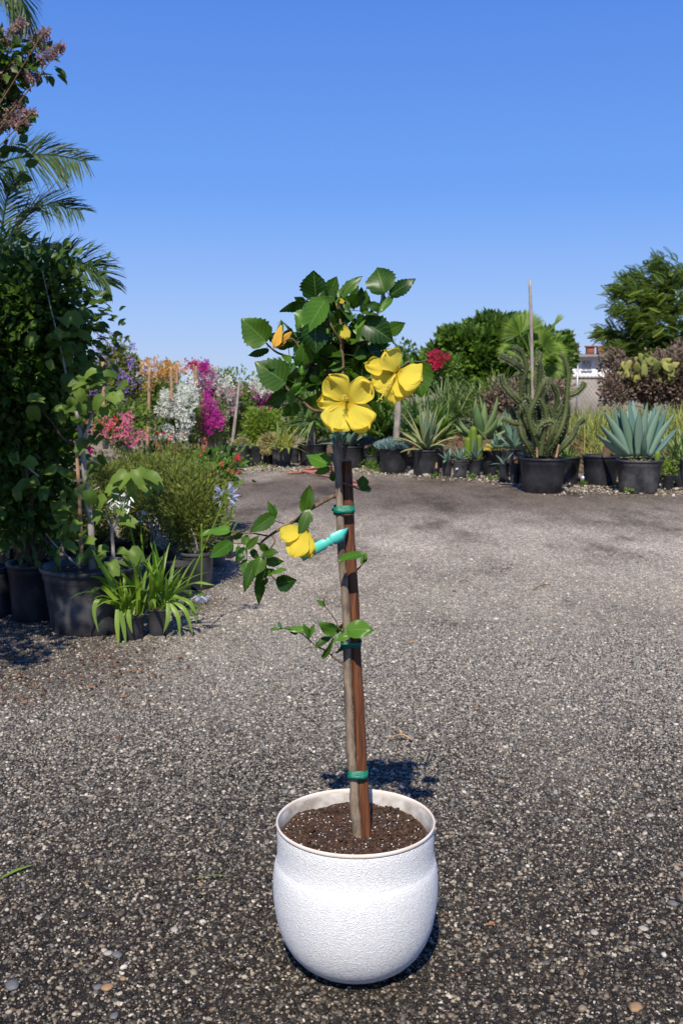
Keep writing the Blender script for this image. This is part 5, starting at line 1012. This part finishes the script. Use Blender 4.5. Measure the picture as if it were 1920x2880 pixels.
bou(560, 628, 1110, 1245, 19.6, 'deep magenta bougainvillea standing in front of the white ones', [('magenta', [(592, 1140, 19.2, 20, 24), (595, 1180, 19.2, 34, 26), (585, 1205, 19.2, 28, 14)], 560, .036)], 1300)
bou(605, 705, 1025, 1245, 21, 'green leafy shrub tied to a pale forked pole', [('white', [(640, 1120, 20.5, 30, 60)], 130, .055), ('dusty_pink', [(655, 1110, 20.4, 40, 60)], 120, .055)], 4600, 'bg_leaf', cat='shrub', name='leafy_shrub')
bou(690, 790, 1050, 1240, 22.5, 'white bougainvillea beside the hibiscus crown', [('white', [(730, 1090, 22, 36, 30), (770, 1085, 22, 20, 20)], 520, .042), ('magenta', [(720, 1130, 21.9, 40, 40)], 110, .06)], 4300)
bou(690, 800, 1150, 1262, 19.8, 'bright lime green leafy shrub without flowers', [], 3600, 'lime_leaf', .07, cat='shrub', name='lime_shrub')
shrub('leafy_shrub', P(1060, 1230, 20.6), [blob(1060, 1165, 20.6, 85, 60), blob(990, 1150, 20.9, 70, 60)], 'loose green shrub behind the front yellow flower and the ringed palm', 'shrub', 'mid_leaf', 4200, .10, 60, .11, T_LEAF)
bou(790, 960, 1070, 1250, 23, 'dark green shrub behind the hibiscus trunk', [], 4200, 'vine_leaf', .09, cat='shrub', name='dark_shrub')
bou(100, 260, 1060, 1260, 20, 'green shrub with a few orange blooms behind the shaded trees', [('orange', [(200, 1150, 19.4, 60, 60)], 200, .06), ('pink', [(230, 1190, 19.4, 40, 40)], 120, .055)], 3000)
for (x0, y0, x1, y1, Y, lab) in ((415, 1262, 421, 1032, 17.8, 'tall pale stake left of the big white bougainvillea'), (483, 1130, 481, 1032, 18.2, 'pale stake poking up behind the big white bougainvillea'), (498, 1080, 498, 1042, 21, 'darker stake right behind the second pale stake'),
                                 (652, 1258, 674, 1070, 19.6, 'pale pole leaning in the leafy shrub beside the lime shrub'), (292, 1150, 290, 1018, 17.0, 'thin pale stake in the purple flowered shrub'), (550, 1090, 552, 1030, 19.9, 'thin stake among the white and magenta blooms')):
    stick('wooden_stake', P(x0, y0, Y), P(x1, y1, Y), .034, 'wood_pale' if x0 != 652 else 'bark_pale', lab, group='stakes in the bougainvillea bed')

# ------------------------------------------------------------------ near left: fine-leaved shrubs, shaded trees, agapanthus
pD = potpx(504, 604, 1558, 1661, 'dusty black pot holding the twiggy fine leaved shrub nearest the yard', 'pot_dusty')
pE = potpx(560, 640, 1530, 1596, 'dusty black pot just behind the twiggy shrub pot', 'pot_dusty')
pF = potpx(610, 658, 1512, 1572, 'small black pot with the iris leaves', 'pot')
pC = potpx(455, 542, 1590, 1690, 'open black pot with bare orange brown soil between the big tub and the twiggy shrub')
pG = potpx(430, 500, 1545, 1625, 'black pot in shade behind the bare soil pot'); pH = potpx(20, 110, 1530, 1620, 'black pot in deep shade at the left edge, behind the others'); pI = potpx(300, 400, 1520, 1600, 'black pot hidden behind the rim of the big tub')
big = potpx(116, 404, 1612, 1792, 'very large black tub with rolled rim and dusty side holding the staked tree', 'pot_dusty', fill=.1)
lft = potpx(18, 170, 1592, 1752, 'large black tub in shade at the left holding the dark leafy tree')
lf2 = potpx(-70, 40, 1600, 1740, 'black tub cut by the left edge of the picture')
aA = potpx(319, 408, 1736, 1803, 'small black pot with the yellowing agapanthus leaning left')
aB = potpx(408, 481, 1716, 1790, 'small black pot with the fuller green agapanthus')
rosette('iris', top(pF), 12, .38, .035, 'pale green fan of iris leaves in the small pot at the edge of the shrubs', 'iris', 'yucca_leaf', (88, 60), (0, .3), .06, .1, seed=101, parts=False)
for i, (x0, x1, ry, by) in enumerate(((-40, 40, 1545, 1625), (95, 170, 1528, 1612), (175, 255, 1525, 1600), (240, 320, 1500, 1570), (60, 130, 1495, 1560), (380, 450, 1490, 1560), (450, 520, 1478, 1545), (160, 235, 1470, 1530), (330, 395, 1465, 1525))):
    potpx(x0, x1, ry, by, 'black pot in the shade under the left shrubs, one of several hardly told apart', group='shaded pots under the left shrubs')
def fine(p, blobs, n, label, fl=None): return shrub('fine_leaved_shrub', top(p, -.03) if p else blobs[0][0] * 1, blobs, label, 'shrub', 'olive_leaf', int(n * 1.5), .036, 170, .095, T_NEEDLE2, fl, 'fine leaved twiggy shrubs', 7, .010, 'bark_pale', up=.7, inner=.5)
fine(pD, [blob(545, 1450, 7.75, 68, 75), blob(500, 1400, 8.0, 60, 60), blob(560, 1390, 8.0, 50, 55)], 9000, 'twiggy olive green shrub nearest the yard, in the dusty pot')
fine(pG, [blob(420, 1430, 8.6, 80, 90), blob(460, 1360, 8.8, 80, 60)], 9000, 'twiggy olive shrub behind the small white flowering branch')
def gs(x, y): g = G(x, y); return (g[0], g[1], .28, .15)
fine(pI, [blob(330, 1360, 9.3, 90, 70), blob(400, 1330, 9.6, 100, 50), blob(280, 1440, 9.0, 80, 80)], 9000, 'twiggy olive shrub behind the staked tree')
pJ = potpx(540, 600, 1440, 1500, 'black pot far back under the browning fine leaved shrub'); fine(pJ, [blob(500, 1320, 11.5, 90, 50), blob(560, 1370, 10.5, 50, 60)], 6500, 'browning fine leaved shrub farthest back in the group')
fine(pH, [blob(90, 1470, 8.3, 110, 60), blob(190, 1440, 8.6, 80, 80)], 6500, 'fine leaved shrub in the shade under the dark leafy tree')
pK = potpx(604, 640, 1420, 1462, 'black pot under the red flowering hibiscus shrub')
shrub('red_flowered_shrub', top(pK), [blob(610, 1340, 10.4, 45, 60), blob(585, 1300, 10.6, 40, 30), blob(650, 1300, 10.6, 30, 30)], 'loose shrub with small bright red flowers beside the far pots', 'shrub', 'mid_leaf', 700, .06, 40, .09, T_LEAF, [('red', [blob(590, 1275, 10.2, 60, 30), blob(640, 1290, 10.2, 30, 30), blob(600, 1345, 10.2, 50, 50), blob(470, 1262, 10.8, 60, 12)], 60, .028)], stems=3, sr=.008)
# dark leafy column tree
cL = top(lft, -.02); YL = lft[1]
t = shrub('dark_leafy_tree', cL, [blob(60, 870, YL, 130, 90), blob(150, 860, YL, 70, 80), blob(40, 1000, YL, 140, 110), blob(165, 960, YL, 62, 80), blob(40, 1150, YL, 130, 110), blob(60, 1300, YL, 110, 110), blob(60, 1420, YL, 110, 70), blob(110, 1230, YL, 60, 70), blob(-20, 1200, YL, 120, 250), blob(215, 800, YL, 28, 16), blob(205, 775, YL, 40, 10), blob(232, 900, YL, 20, 26), blob(190, 758, YL, 12, 8), blob(245, 850, YL, 9, 6), blob(250, 945, YL, 8, 6), blob(30, 740, YL, 30, 14), blob(225, 1010, YL, 16, 16), blob(120, 800, YL + .1, 60, 40)],
      'dense dark green small leaved tree filling the shaded left edge', 'tree', 'dark_leaf', 15000, .064, 300, .135, T_LEAF, stems=7, sr=.02, bark_='bark_dark', up=.0, inner=.4)
# staked tree with big two-lobed leaves
bt = top(big, -.05); YB = big[1]; t = thing('staked_tree', bt, 'thin grey trunked tree with big drooping two lobed leaves in the very large tub', 'tree')
def c5p(L_, d=0): return [P(x / 3.36, 700 + y / 3.36, YB + d) for x, y in L_]
wood = []
def br(pts, r, mat='bark_pale', name='branch'):
    mb = MB(); pp = smooth_path(pts, 26); tube(mb, pp, r, 9, vary=.05); wood.extend(pp); mb.build(name, M[mat], t)
br([bt, P(258, 1500, YB)] + c5p([(820, 2290), (780, 1900), (740, 1600), (690, 1450), (650, 1300), (590, 1000), (480, 550), (400, 200)]), [.022, .018, .011, .006, .002], name='trunk')
br(c5p([(760, 1860), (600, 1790), (500, 1640), (400, 1530), (330, 1400), (260, 1230)]), [.009, .004], 'bark_dark')
br(c5p([(860, 1600), (920, 1450), (960, 1330), (990, 1240)]), [.009, .006, .003]); br(c5p([(770, 1860), (830, 1700), (860, 1600)]), [.012, .009])
br([P(262, 1480, YB), P(240, 1400, YB - .1), P(280, 1370, YB - .15)], [.008, .004]); br([bt, bt + Vector((-.25, .1, .2)), P(130, 1500, YB)], [.008, .004]); br(c5p([(370, 2150), (250, 2050), (100, 1930)]), [.006, .003])
lf = MB(); L = [(830,1250),(760,1320),(780,1420),(830,1330),(1000,1330),(1130,1350),(900,1150),(960,1180),(1060,1200),(760,1000),(720,830),(700,900),(640,1180),(560,1060),(660,800),(520,850),(420,830),(870,2080),(930,2120),(560,2140),(600,2240),(760,2300),(900,2250),(680,1560),(650,1520),(790,1700),(800,1800),(930,1800),(880,1700),(640,2060),(540,2230),(330,1480),(560,1480),(450,1380),(120,1930),(300,2000),(310,2200),(160,2250),(1040,1400),(820,1500),(600,1000),(740,1100),(620,900),(580,780),(900,1240),(850,1180),(1000,1250),(660,640),(760,1180),(1090,1320)]
L += [(560,2380),(620,2420),(700,2460),(640,2500),(580,2560),(720,2580),(760,2700),(860,2500),(500,2480),(880,2850),(1000,2870),(850,2950),(900,3000),(640,2900),(560,3000),(620,2650),(680,2750)]
L += [(x + rng.normal(0, 50), y + rng.normal(0, 60)) for x, y in L[:60]]
for x, y in L:
    q = Vector(c5p([(x, y)])[0]) + Vector((rng.uniform(-.02, .02), rng.uniform(-.22, .15), 0)); d = nrm(np.array([rng.uniform(-1, 1), rng.uniform(-.7, .4), rng.uniform(-.9, .25)])); scatter(lf, T_BIG, np.array([tuple(q)]), d[None], np.array([[rng.uniform(-.4, .4), -.6, .8]]), rng.uniform(.06, .115), rng.random())
lf.build('foliage', M['big_leaf'], t)
stick('wooden_stake', P(232, 1590, YB - .03), P(215, 1235, YB - .03), .014, 'wood_pale', 'pale stake tied beside the thin grey trunk in the very large tub')
mb = MB(); q = P(252, 1255, YB - .05); strip(mb, [P(243, 1243, YB - .05), P(250, 1258, YB - .06), P(259, 1275, YB - .07)], [.028, .028], (1, 0, .3), 0); o = mb.build('plant_label', M['hotpink'], origin=q); s = o.modifiers.new('t', 'SOLIDIFY'); s.thickness = .001; tag(o, 'hot pink label strip hanging on the thin grey trunk', 'plant label')
# white-flowering branch plant
b2 = top(big, -.03) + Vector((.17, -.12, 0)); YW = b2.y; t = thing('white_flowered_tree', b2, 'young white flowered tree with big leaves at the right side of the very large tub', 'tree')
for pts, r in (([b2, P(316, 1500, YW), P(317, 1488, YW)], [.012, .010]), ([P(317, 1488, YW), P(330, 1460, YW), P(344, 1420, YW), P(370, 1360, YW), P(385, 1325, YW)], [.009, .006, .004]), ([P(317, 1488, YW), P(303, 1460, YW), P(298, 1430, YW)], [.006, .003])):
    mb = MB(); tube(mb, smooth_path(pts, 12), r, 7); mb.build('trunk' if r[0] > .011 else 'branch', M['bark_pale'], t)
mb = MB()
for x, y, sx in ((345, 1345, -.5), (338, 1365, -.4), (348, 1380, -.6), (372, 1350, 0), (375, 1370, .2), (395, 1330, .8), (410, 1340, .9), (418, 1355, .9), (360, 1330, -.6), (385, 1320, .3), (400, 1365, .7), (370, 1385, .1), (337, 1470, .6), (330, 1555, .8), (350, 1560, .9), (365, 1548, .7), (300, 1565, -.5), (330, 1430, .4), (290, 1440, -.3), (300, 1400, -.6), (310, 1580, .2), (345, 1580, .7)):
    q = P(x, y, YW + rng.uniform(-.12, .08)); scatter(mb, T_BIG, np.array([tuple(q)]), nrm(np.array([[sx, rng.uniform(-.6, .1), rng.uniform(-.9, .2)]])), np.array([[rng.uniform(-.3, .3), -.6, .8]]), rng.uniform(.075, .12), .5 + .5 * rng.random())
mb.build('foliage', M['big_leaf'], t)
mb = MB(); n = 34; pos = np.array([tuple(P(x, y, YW - .08)) for x, y in zip(rng.uniform(312, 368, n), rng.uniform(1390, 1440, n))]); scatter(mb, T_NEEDLE, pos, rdir(n) - [0, 0, .5], rdir(n), .05, rng.random(n)); mb.build('blossoms', M['white'] if False else M['bg_white'], t)
# agapanthus
def agap(p, n, seed, label, lean, leaves):
    r = random.Random(seed); c = top(p, .0); t = thing('agapanthus', c, label, 'agapanthus', 'agapanthus in small pots')
    for i in range(n):
        sgrp = (i % 3 - 1) * .05; az = r.uniform(0, 6.28); f = r.random(); c0 = c + Vector((sgrp + math.cos(az) * .012, r.uniform(-.04, .04), -.01)); mb = MB()
        path = arc(c0, az, R(86 - 34 * f), r.uniform(.28, .46), r.uniform(.3, 1.9) * (.4 + f), 9, r.uniform(-.25, .25)); strip(mb, path, [.020, .025, .026, .023, .015, .002], (-math.sin(az), math.cos(az), 0), .16, r.random()); mb.build('leaf', M['strap_leaf'], t)
    for pts in leaves:
        mb = MB(); strip(mb, smooth_path([P(x, y, c.y + d) for x, y, d in pts], 12), [.022, .029, .028, .018, .003], (1, .35, .15), .14, r.random()); mb.build('leaf', M['strap_leaf'], t)
    mb = MB(); blades(mb, c, 18, .07, .012, (60, 0), (.2, 1), .05, seed=seed); mb.build('dry_leaves', M['straw'], t)
    return t
def c6(*L_): return [(x / 2.24, 1250 + y / 2.24, d) for x, y, d in L_]
tA = agap(aA, 26, 5, 'yellowing agapanthus in the small pot leaning over the gravel', 0, [c6((740,1040,-.1),(740,1150,-.14),(750,1270,-.16)), c6((760,1050,-.1),(780,1150,-.12),(795,1262,-.14)), c6((740,980,-.05),(690,850,-.05),(620,730,-.05),(578,655,-.05)), c6((730,980,-.08),(650,900,-.1),(590,920,-.12),(570,980,-.12)), c6((720,1000,-.1),(620,980,-.14),(595,1060,-.16),(620,1180,-.16)), c6((720,960,0),(650,850,-.05),(570,830,-.1)), c6((815,1040,-.1),(815,1110,-.12),(835,1190,-.12))])
tB = agap(aB, 38, 6, 'fuller green agapanthus with long arching leaves in the small pot', 0, [c6((980,990,0),(960,850,0),(935,720,0)), c6((1000,980,-.05),(1010,820,0),(970,600,0)), c6((1060,980,-.05),(1120,1080,-.1),(1135,1210,-.1)), c6((1080,970,-.05),(1170,1050,-.1),(1215,1200,-.1)), c6((1090,940,-.05),(1220,870,-.05),(1350,885,-.05)), c6((1100,950,0),(1200,1000,-.05),(1240,1130,-.05)), c6((1060,1000,-.1),(1060,1100,-.14),(1030,1190,-.15)), c6((1000,960,0),(1120,860,.05),(1230,820,.05))])
def umbel(t, pts, Y, r, n, mat='lavender', droop=0):
    mb = MB(); pp = smooth_path([P(x / 2.24, 1250 + y / 2.24, Y + d) for x, y, d in pts], 20); tube(mb, pp, [.006, .0045], 7); s = mb.build('flower_stalk', M['strap_leaf'], t); c = np.array(tuple(pp[-1]))
    f, g = MB(), MB(); d = nrm(rdir(n) + [0, -.1, .3 - droop * 1.5])
    for q in d: tube(g, [c, c + q * r * .7], .0012, 4, cap=False)
    pos = np.repeat(c + d * r * .6, 3, 0); scatter(f, T_NEEDLE, pos, np.repeat(d, 3, 0) + rdir(3 * n) * .45, rdir(3 * n), r * .62, rng.random(3 * n)); k = f
    f.V[-1] = f.V[-1]; g.build('flower_stems', M['strap_leaf'], s); f.build('blossoms', M[mat], s)
umbel(tB, ((1170, 900, .1), (1290, 640, .1), (1380, 430, .1), (1425, 320, .1)), aB[1], .075, 30)
umbel(tB, ((905, 700, .1), (890, 560, .1), (890, 470, .1)), aB[1] + .1, .05, 14)
umbel(tB, ((1270, 500, 0), (1272, 700, 0), (1268, 930, 0)), aB[1], .06, 26, droop=1)
umbel(tA, ((860, 680, .1), (830, 560, .1), (800, 380, .15), (770, 355, .15)), aA[1] + .1, .05, 12, 'bg_white')

# ------------------------------------------------------------------ palm and crape myrtle at the left edge
b0 = Vector((-3.55, 8.6, 0)); hub = P(-20, 905, 8.6); t = thing('feather_palm', b0, 'feather palm arching its fronds over the shaded trees at the left edge', 'palm')
mb = MB(); tube(mb, smooth_path([b0, (b0 + hub) / 2 + Vector((.05, 0, 0)), hub], 20), [.09, .07, .06], 12); mb.build('trunk', M['palm_trunk'], t)
def fr(pts, n, l, side=(0, -.8, .6), ang=1.0, vee=.25, drp=.35, start=.2):
    mb = MB(); frond(mb, [P(x, y, 8.6 + d) for x, y, d in pts], int(n * 1.8), l * 1.12, .0125, side, ang, .5, vee, drp, start); mb.build('frond', M['palm_leaf'], t)
fr([(-20, 905, 0), (-60, 650, 0), (-10, 480, -.1), (70, 440, -.2), (150, 436, -.2), (243, 454, -.3)], 58, .34, (0, .5, .85), 1.25, .0, .3, .30)
fr([(-20, 905, 0), (10, 780, .1), (45, 660, 0), (85, 590, 0), (150, 577, -.1), (225, 592, -.2)], 44, .36, (0, .75, .65), 1.05, .05, .25, .25)
fr([(-20, 905, 0), (40, 810, .1), (120, 755, .1), (200, 736, .1), (265, 752, .1), (308, 800, .1)], 50, .33, (0, .6, .8), 1.05, .35, .3, .3)
fr([(-20, 905, 0), (20, 800, .3), (60, 720, .3), (110, 700, .4), (160, 690, .5)], 40, .30, (0, .8, .5), 1.1, .1, .4, .2)
fr([(-20, 905, 0), (-10, 760, -.2), (5, 650, -.3), (20, 560, -.3), (40, 500, -.4)], 40, .34, (.9, .5, .2), .9, .1, .35, .2)
fr([(-20, 905, 0), (-90, 500, 0), (-120, 150, 0), (-60, -40, -.1), (10, -60, -.2), (60, 0, -.2), (80, 75, -.2)], 60, .28, (0, .5, .85), 1.1, -.2, .5, .4)
fr([(-20, 905, 0), (-40, 780, -.3), (0, 700, -.6), (60, 690, -.9), (120, 720, -1.1)], 40, .30, (0, .6, .8), 1.0, .1, .4, .2)
b0 = Vector((-2.75, 5.3, 0)); YC = 5.4; t = thing('crape_myrtle', b0, 'crape myrtle branch tips with dusty pink flower clusters at the upper left edge', 'tree')
mb = MB(); fk = P(-200, 500, 5.3); tube(mb, smooth_path([b0, b0 + Vector((.1, 0, 1)), fk], 16), [.05, .04, .03], 10, vary=.04)
tips = [(62, 60), (120, 95), (175, 130), (35, 195), (100, 215), (30, 330), (90, 315), (-40, 120), (-80, 250), (-60, 20), (10, 350), (60, 180)]
for x, y in tips: q = P(x, y, YC + rng.uniform(-.15, .15)); tube(mb, smooth_path([fk, (fk + q) / 2 + Vector((0, 0, -.08)), q], 12), [.009, .004, .0018], 6)
mb.build('trunk', M['twig'], t)
mb = MB(); foliage(mb, [blob(30, 165, YC, 60, 45, .15), blob(70, 195, YC, 30, 40, .12), blob(-40, 230, YC, 80, 110, .3), blob(15, 230, YC, 50, 40, .15), blob(35, 300, YC, 40, 20, .1), blob(95, 160, YC, 34, 16, .08)], 700, 60, .045, .062, T_LEAF, up=-.2, inner=.6)
foliage(mb, [((-2.3, 5.2, 2.8), (.55, .9, .7)), ((-2.25, 3.9, 3.15), (.7, .9, .6)), ((-2.45, 4.9, 3.9), (.6, .8, .5))], 4200, 120, .11, .075, T_LEAF, inner=.6); mb.build('crown', M['dark_leaf'], t)
mb = MB()
def pan(x0, y0, x1, y1, rr, n):
    a, b = P(x0, y0, YC - .05), P(x1, y1, YC - .05); u = rng.random(n); pos = np.array(tuple(a)) + (np.array(tuple(b)) - np.array(tuple(a))) * u[:, None] + rng.normal(size=(n, 3)) * (rr * YC / FPX) * (1.15 - .7 * u)[:, None]; scatter(mb, T_BRACT, pos, rdir(n), rdir(n), .015, rng.random(n))
for a in ((20, 115, 62, 60, 13, 300), (95, 125, 135, 85, 12, 260), (115, 165, 182, 128, 11, 320), (75, 220, 112, 215, 10, 160), (-10, 215, 50, 195, 16, 320), (-10, 345, 60, 340, 16, 360), (40, 305, 100, 320, 9, 140), (-10, 180, 12, 170, 10, 100), (65, 325, 80, 350, 7, 60)): pan(*a[:5], int(a[5] * .55))
mb.build('blossoms', M['dusty_pink'], t)

# ------------------------------------------------------------------ stones, fallen leaves and chips on the gravel
mb = MB(); n = 850; x = rng.uniform(-2.6, -.9, n) + rng.normal(0, .12, n); y = 5.3 + rng.normal(0, .12, n) + .45 * np.sin(x * 9) * rng.random(n) + rng.uniform(-.5, .4, n); scatter(mb, T_DIA, np.stack([x, y, rng.uniform(.006, .014, n)], 1), rdir(n) * [1, 1, .12], rdir(n) * .4 + [0, 0, 1], .022 * rng.uniform(.3, 1.6, n), rng.random(n) ** 2)
n = 200; x = rng.uniform(-2, 3.0, n); y = rng.uniform(2, 11, n); scatter(mb, T_DIA, np.stack([x, y, np.full(n, .009)], 1), rdir(n) * [1, 1, .12], rdir(n) * .3 + [0, 0, 1], .022 * rng.uniform(.4, 1.3, n), rng.random(n))
tag(mb.build('leaf_litter', M['litter']), 'brown and orange dead leaf bits scattered over the gravel', 'leaf litter', kind='stuff')
mb = MB(); n = 7000; u = rng.random(n); x = -1.7 + u * 8.2; f = np.interp(x, [-1.7, 0, 1.2, 2.2, 3.0, 5, 6.5], [18.6, 18.3, 17.5, 16.7, 14.6, 14.2, 14.2]); y = f + rng.normal(0, .45, n) + rng.uniform(0, 1.2, n) * (x > 2.4)
scatter(mb, T_DIA, np.stack([x, y, rng.uniform(.004, .02, n)], 1), rdir(n) * [1, 1, .3], rdir(n) * .6 + [0, 0, 1], .045 * rng.uniform(.4, 1.5, n), rng.random(n)); tag(mb.build('pale_chips', M['chips']), 'pale stone chips strewn along the feet of the far pots', 'chips', kind='stuff')
for i, (x, y, L_, lab, a) in enumerate(((46, 2462, .13, 'single green leaf blade lying on the gravel at the lower left', .9), (600, 2478, .12, 'thin curved green leaf blade on the gravel left of the white pot', .18))):
    q = G(x, y) + Vector((0, 0, .012)); d = Vector((math.cos(a), math.sin(a), 0)) * L_ / 2; mb = MB(); strip(mb, smooth_path([q - d, q + Vector((0, .006, .006)), q + d], 10), [.002, .010, .017, .012, .002] if i == 0 else [.001, .004, .006, .004, .001], (-d.y, d.x, 0), .15, .8); tag(mb.build('fallen_leaf', M['strap_leaf'], origin=q), lab, 'leaf')
for i, (x, y, r, mt, lab) in enumerate(((1669, 2626, .013, 'stone_pale', 'pale triangular stone on the gravel right of the white pot'), (1806, 2615, .013, 'stone_pale', 'round grey white stone near the right edge'), (1820, 2637, .009, 'stone_pale', 'small white stone just below the round grey white one'), (1669, 2539, .010, 'stone_grey', 'round blue grey pebble above the pale triangular stone'),
        (1890, 2545, .014, 'stone_grey', 'grey brown stone at the right edge'), (1826, 2296, .013, 'stone_pale', 'pale flat stone at the upper right of the foreground gravel'), (330, 2690, .015, 'stone_grey', 'grey brown stone in a pair at the lower left'), (305, 2685, .012, 'stone_pale', 'pale stone beside the grey brown one at the lower left'), (303, 2782, .016, 'stone_tan', 'orange tan stone at the lower left'),
        (277, 2780, .012, 'stone_grey', 'dark stone touching the orange tan stone'), (347, 2755, .009, 'stone_tan', 'small tan pebble above the orange tan stone'), (322, 2862, .012, 'stone_grey', 'blue grey flat chip at the bottom left'), (110, 2585, .012, 'stone_pale', 'white stone near the left edge'), (526, 2570, .009, 'stone_pale', 'small white pebble left of the white pot'),
        (491, 2618, .012, 'stone_pale', 'curved pale stone left of the white pot'), (564, 2490, .010, 'stone_tan', 'tan pebble below the thin curved leaf'), (855, 1843, .016, 'stone_pale', 'white pebble left of the hibiscus trunk'), (1155, 1808, .02, 'stone_tan', 'pinkish flat stone right of the stake'), (35, 2780, .02, 'stone_grey', 'dark grey stone at the lower left edge'), (1785, 2840, .018, 'stone_tan', 'ragged tan stone chip at the lower right'))):
    q = G(x, y); mb = MB(); stone_mesh(mb, q + Vector((0, 0, r * .35)), r, (1.15, .9, .5), .5, i * 3 + 1, random.uniform(0, 3)); tag(mb.build('stone', M[mt], origin=q), lab, 'stone', 'larger stones on the gravel')

# ------------------------------------------------------------------ twigs and weeds
for i, (x, y, dx, dy, lab) in enumerate(((1405, 1612, 34, 8, 'small forked brown twig on the gravel, the one nearest the far pots'), (1500, 1662, 46, 10, 'thin brown twig on the gravel, the farther right of two'), (1290, 1640, 30, -6, 'short brown twig close to the stake on the right'), (1160, 2090, -70, 2, 'long straw coloured twig behind the white pot'))):
    a, b = G(x, y) + Vector((0, 0, .014)), G(x + dx, y - dy) + Vector((0, 0, .02)); mb = MB(); m = (a + b) / 2 + Vector((.01, .02, .012)); tube(mb, smooth_path([a, m, b], 8), [.005, .003], 5); tube(mb, smooth_path([m, m + (b - a) * .2 + Vector((.0, .06, .01)), m + (b - a) * .35 + Vector((0, .12, .0))], 6), [.003, .0015], 5)
    tag(mb.build('twig', M['twig' if i < 3 else 'wood_pale'], origin=a), lab, 'twig', 'twigs on the gravel')
mb = MB()
for x, y, n, r_ in ((1042, 1322, 240, .20), (1062, 1328, 160, .14), (1228, 1345, 70, .07), (1322, 1348, 60, .08), (1408, 1338, 90, .09), (1380, 1350, 50, .08), (1738, 1372, 60, .07), (1640, 1368, 50, .07), (742, 1315, 60, .1), (560, 1700, 120, .12), (545, 1735, 80, .1), (705, 1312, 40, .07), (1770, 1390, 40, .06)):
    g = G(x, y); foliage(mb, [((g.x, g.y, r_ * .35), (r_, r_ * .7, r_ * .45))], n, max(4, n // 9), r_ * .25, .045 if y < 1500 else .022, T_DIA, up=.5)
tag(mb.build('weeds', M['mid_leaf']), 'low green weeds sprouting from the gravel at the feet of the pots', 'weeds', kind='stuff')

shrub('far_hedge', (-13, 27, 0), [((-10, 27, 1.1), (2.6, .9, 1.2)), ((-14, 27.5, 1.2), (3, .9, 1.4)), ((-18, 27, 1.1), (3, .9, 1.3))], 'long green hedge far off behind the shaded tree at the left edge', 'hedge', 'vine_leaf', 9000, .16, 150, .22, T_DIA, stems=6, sr=.05)
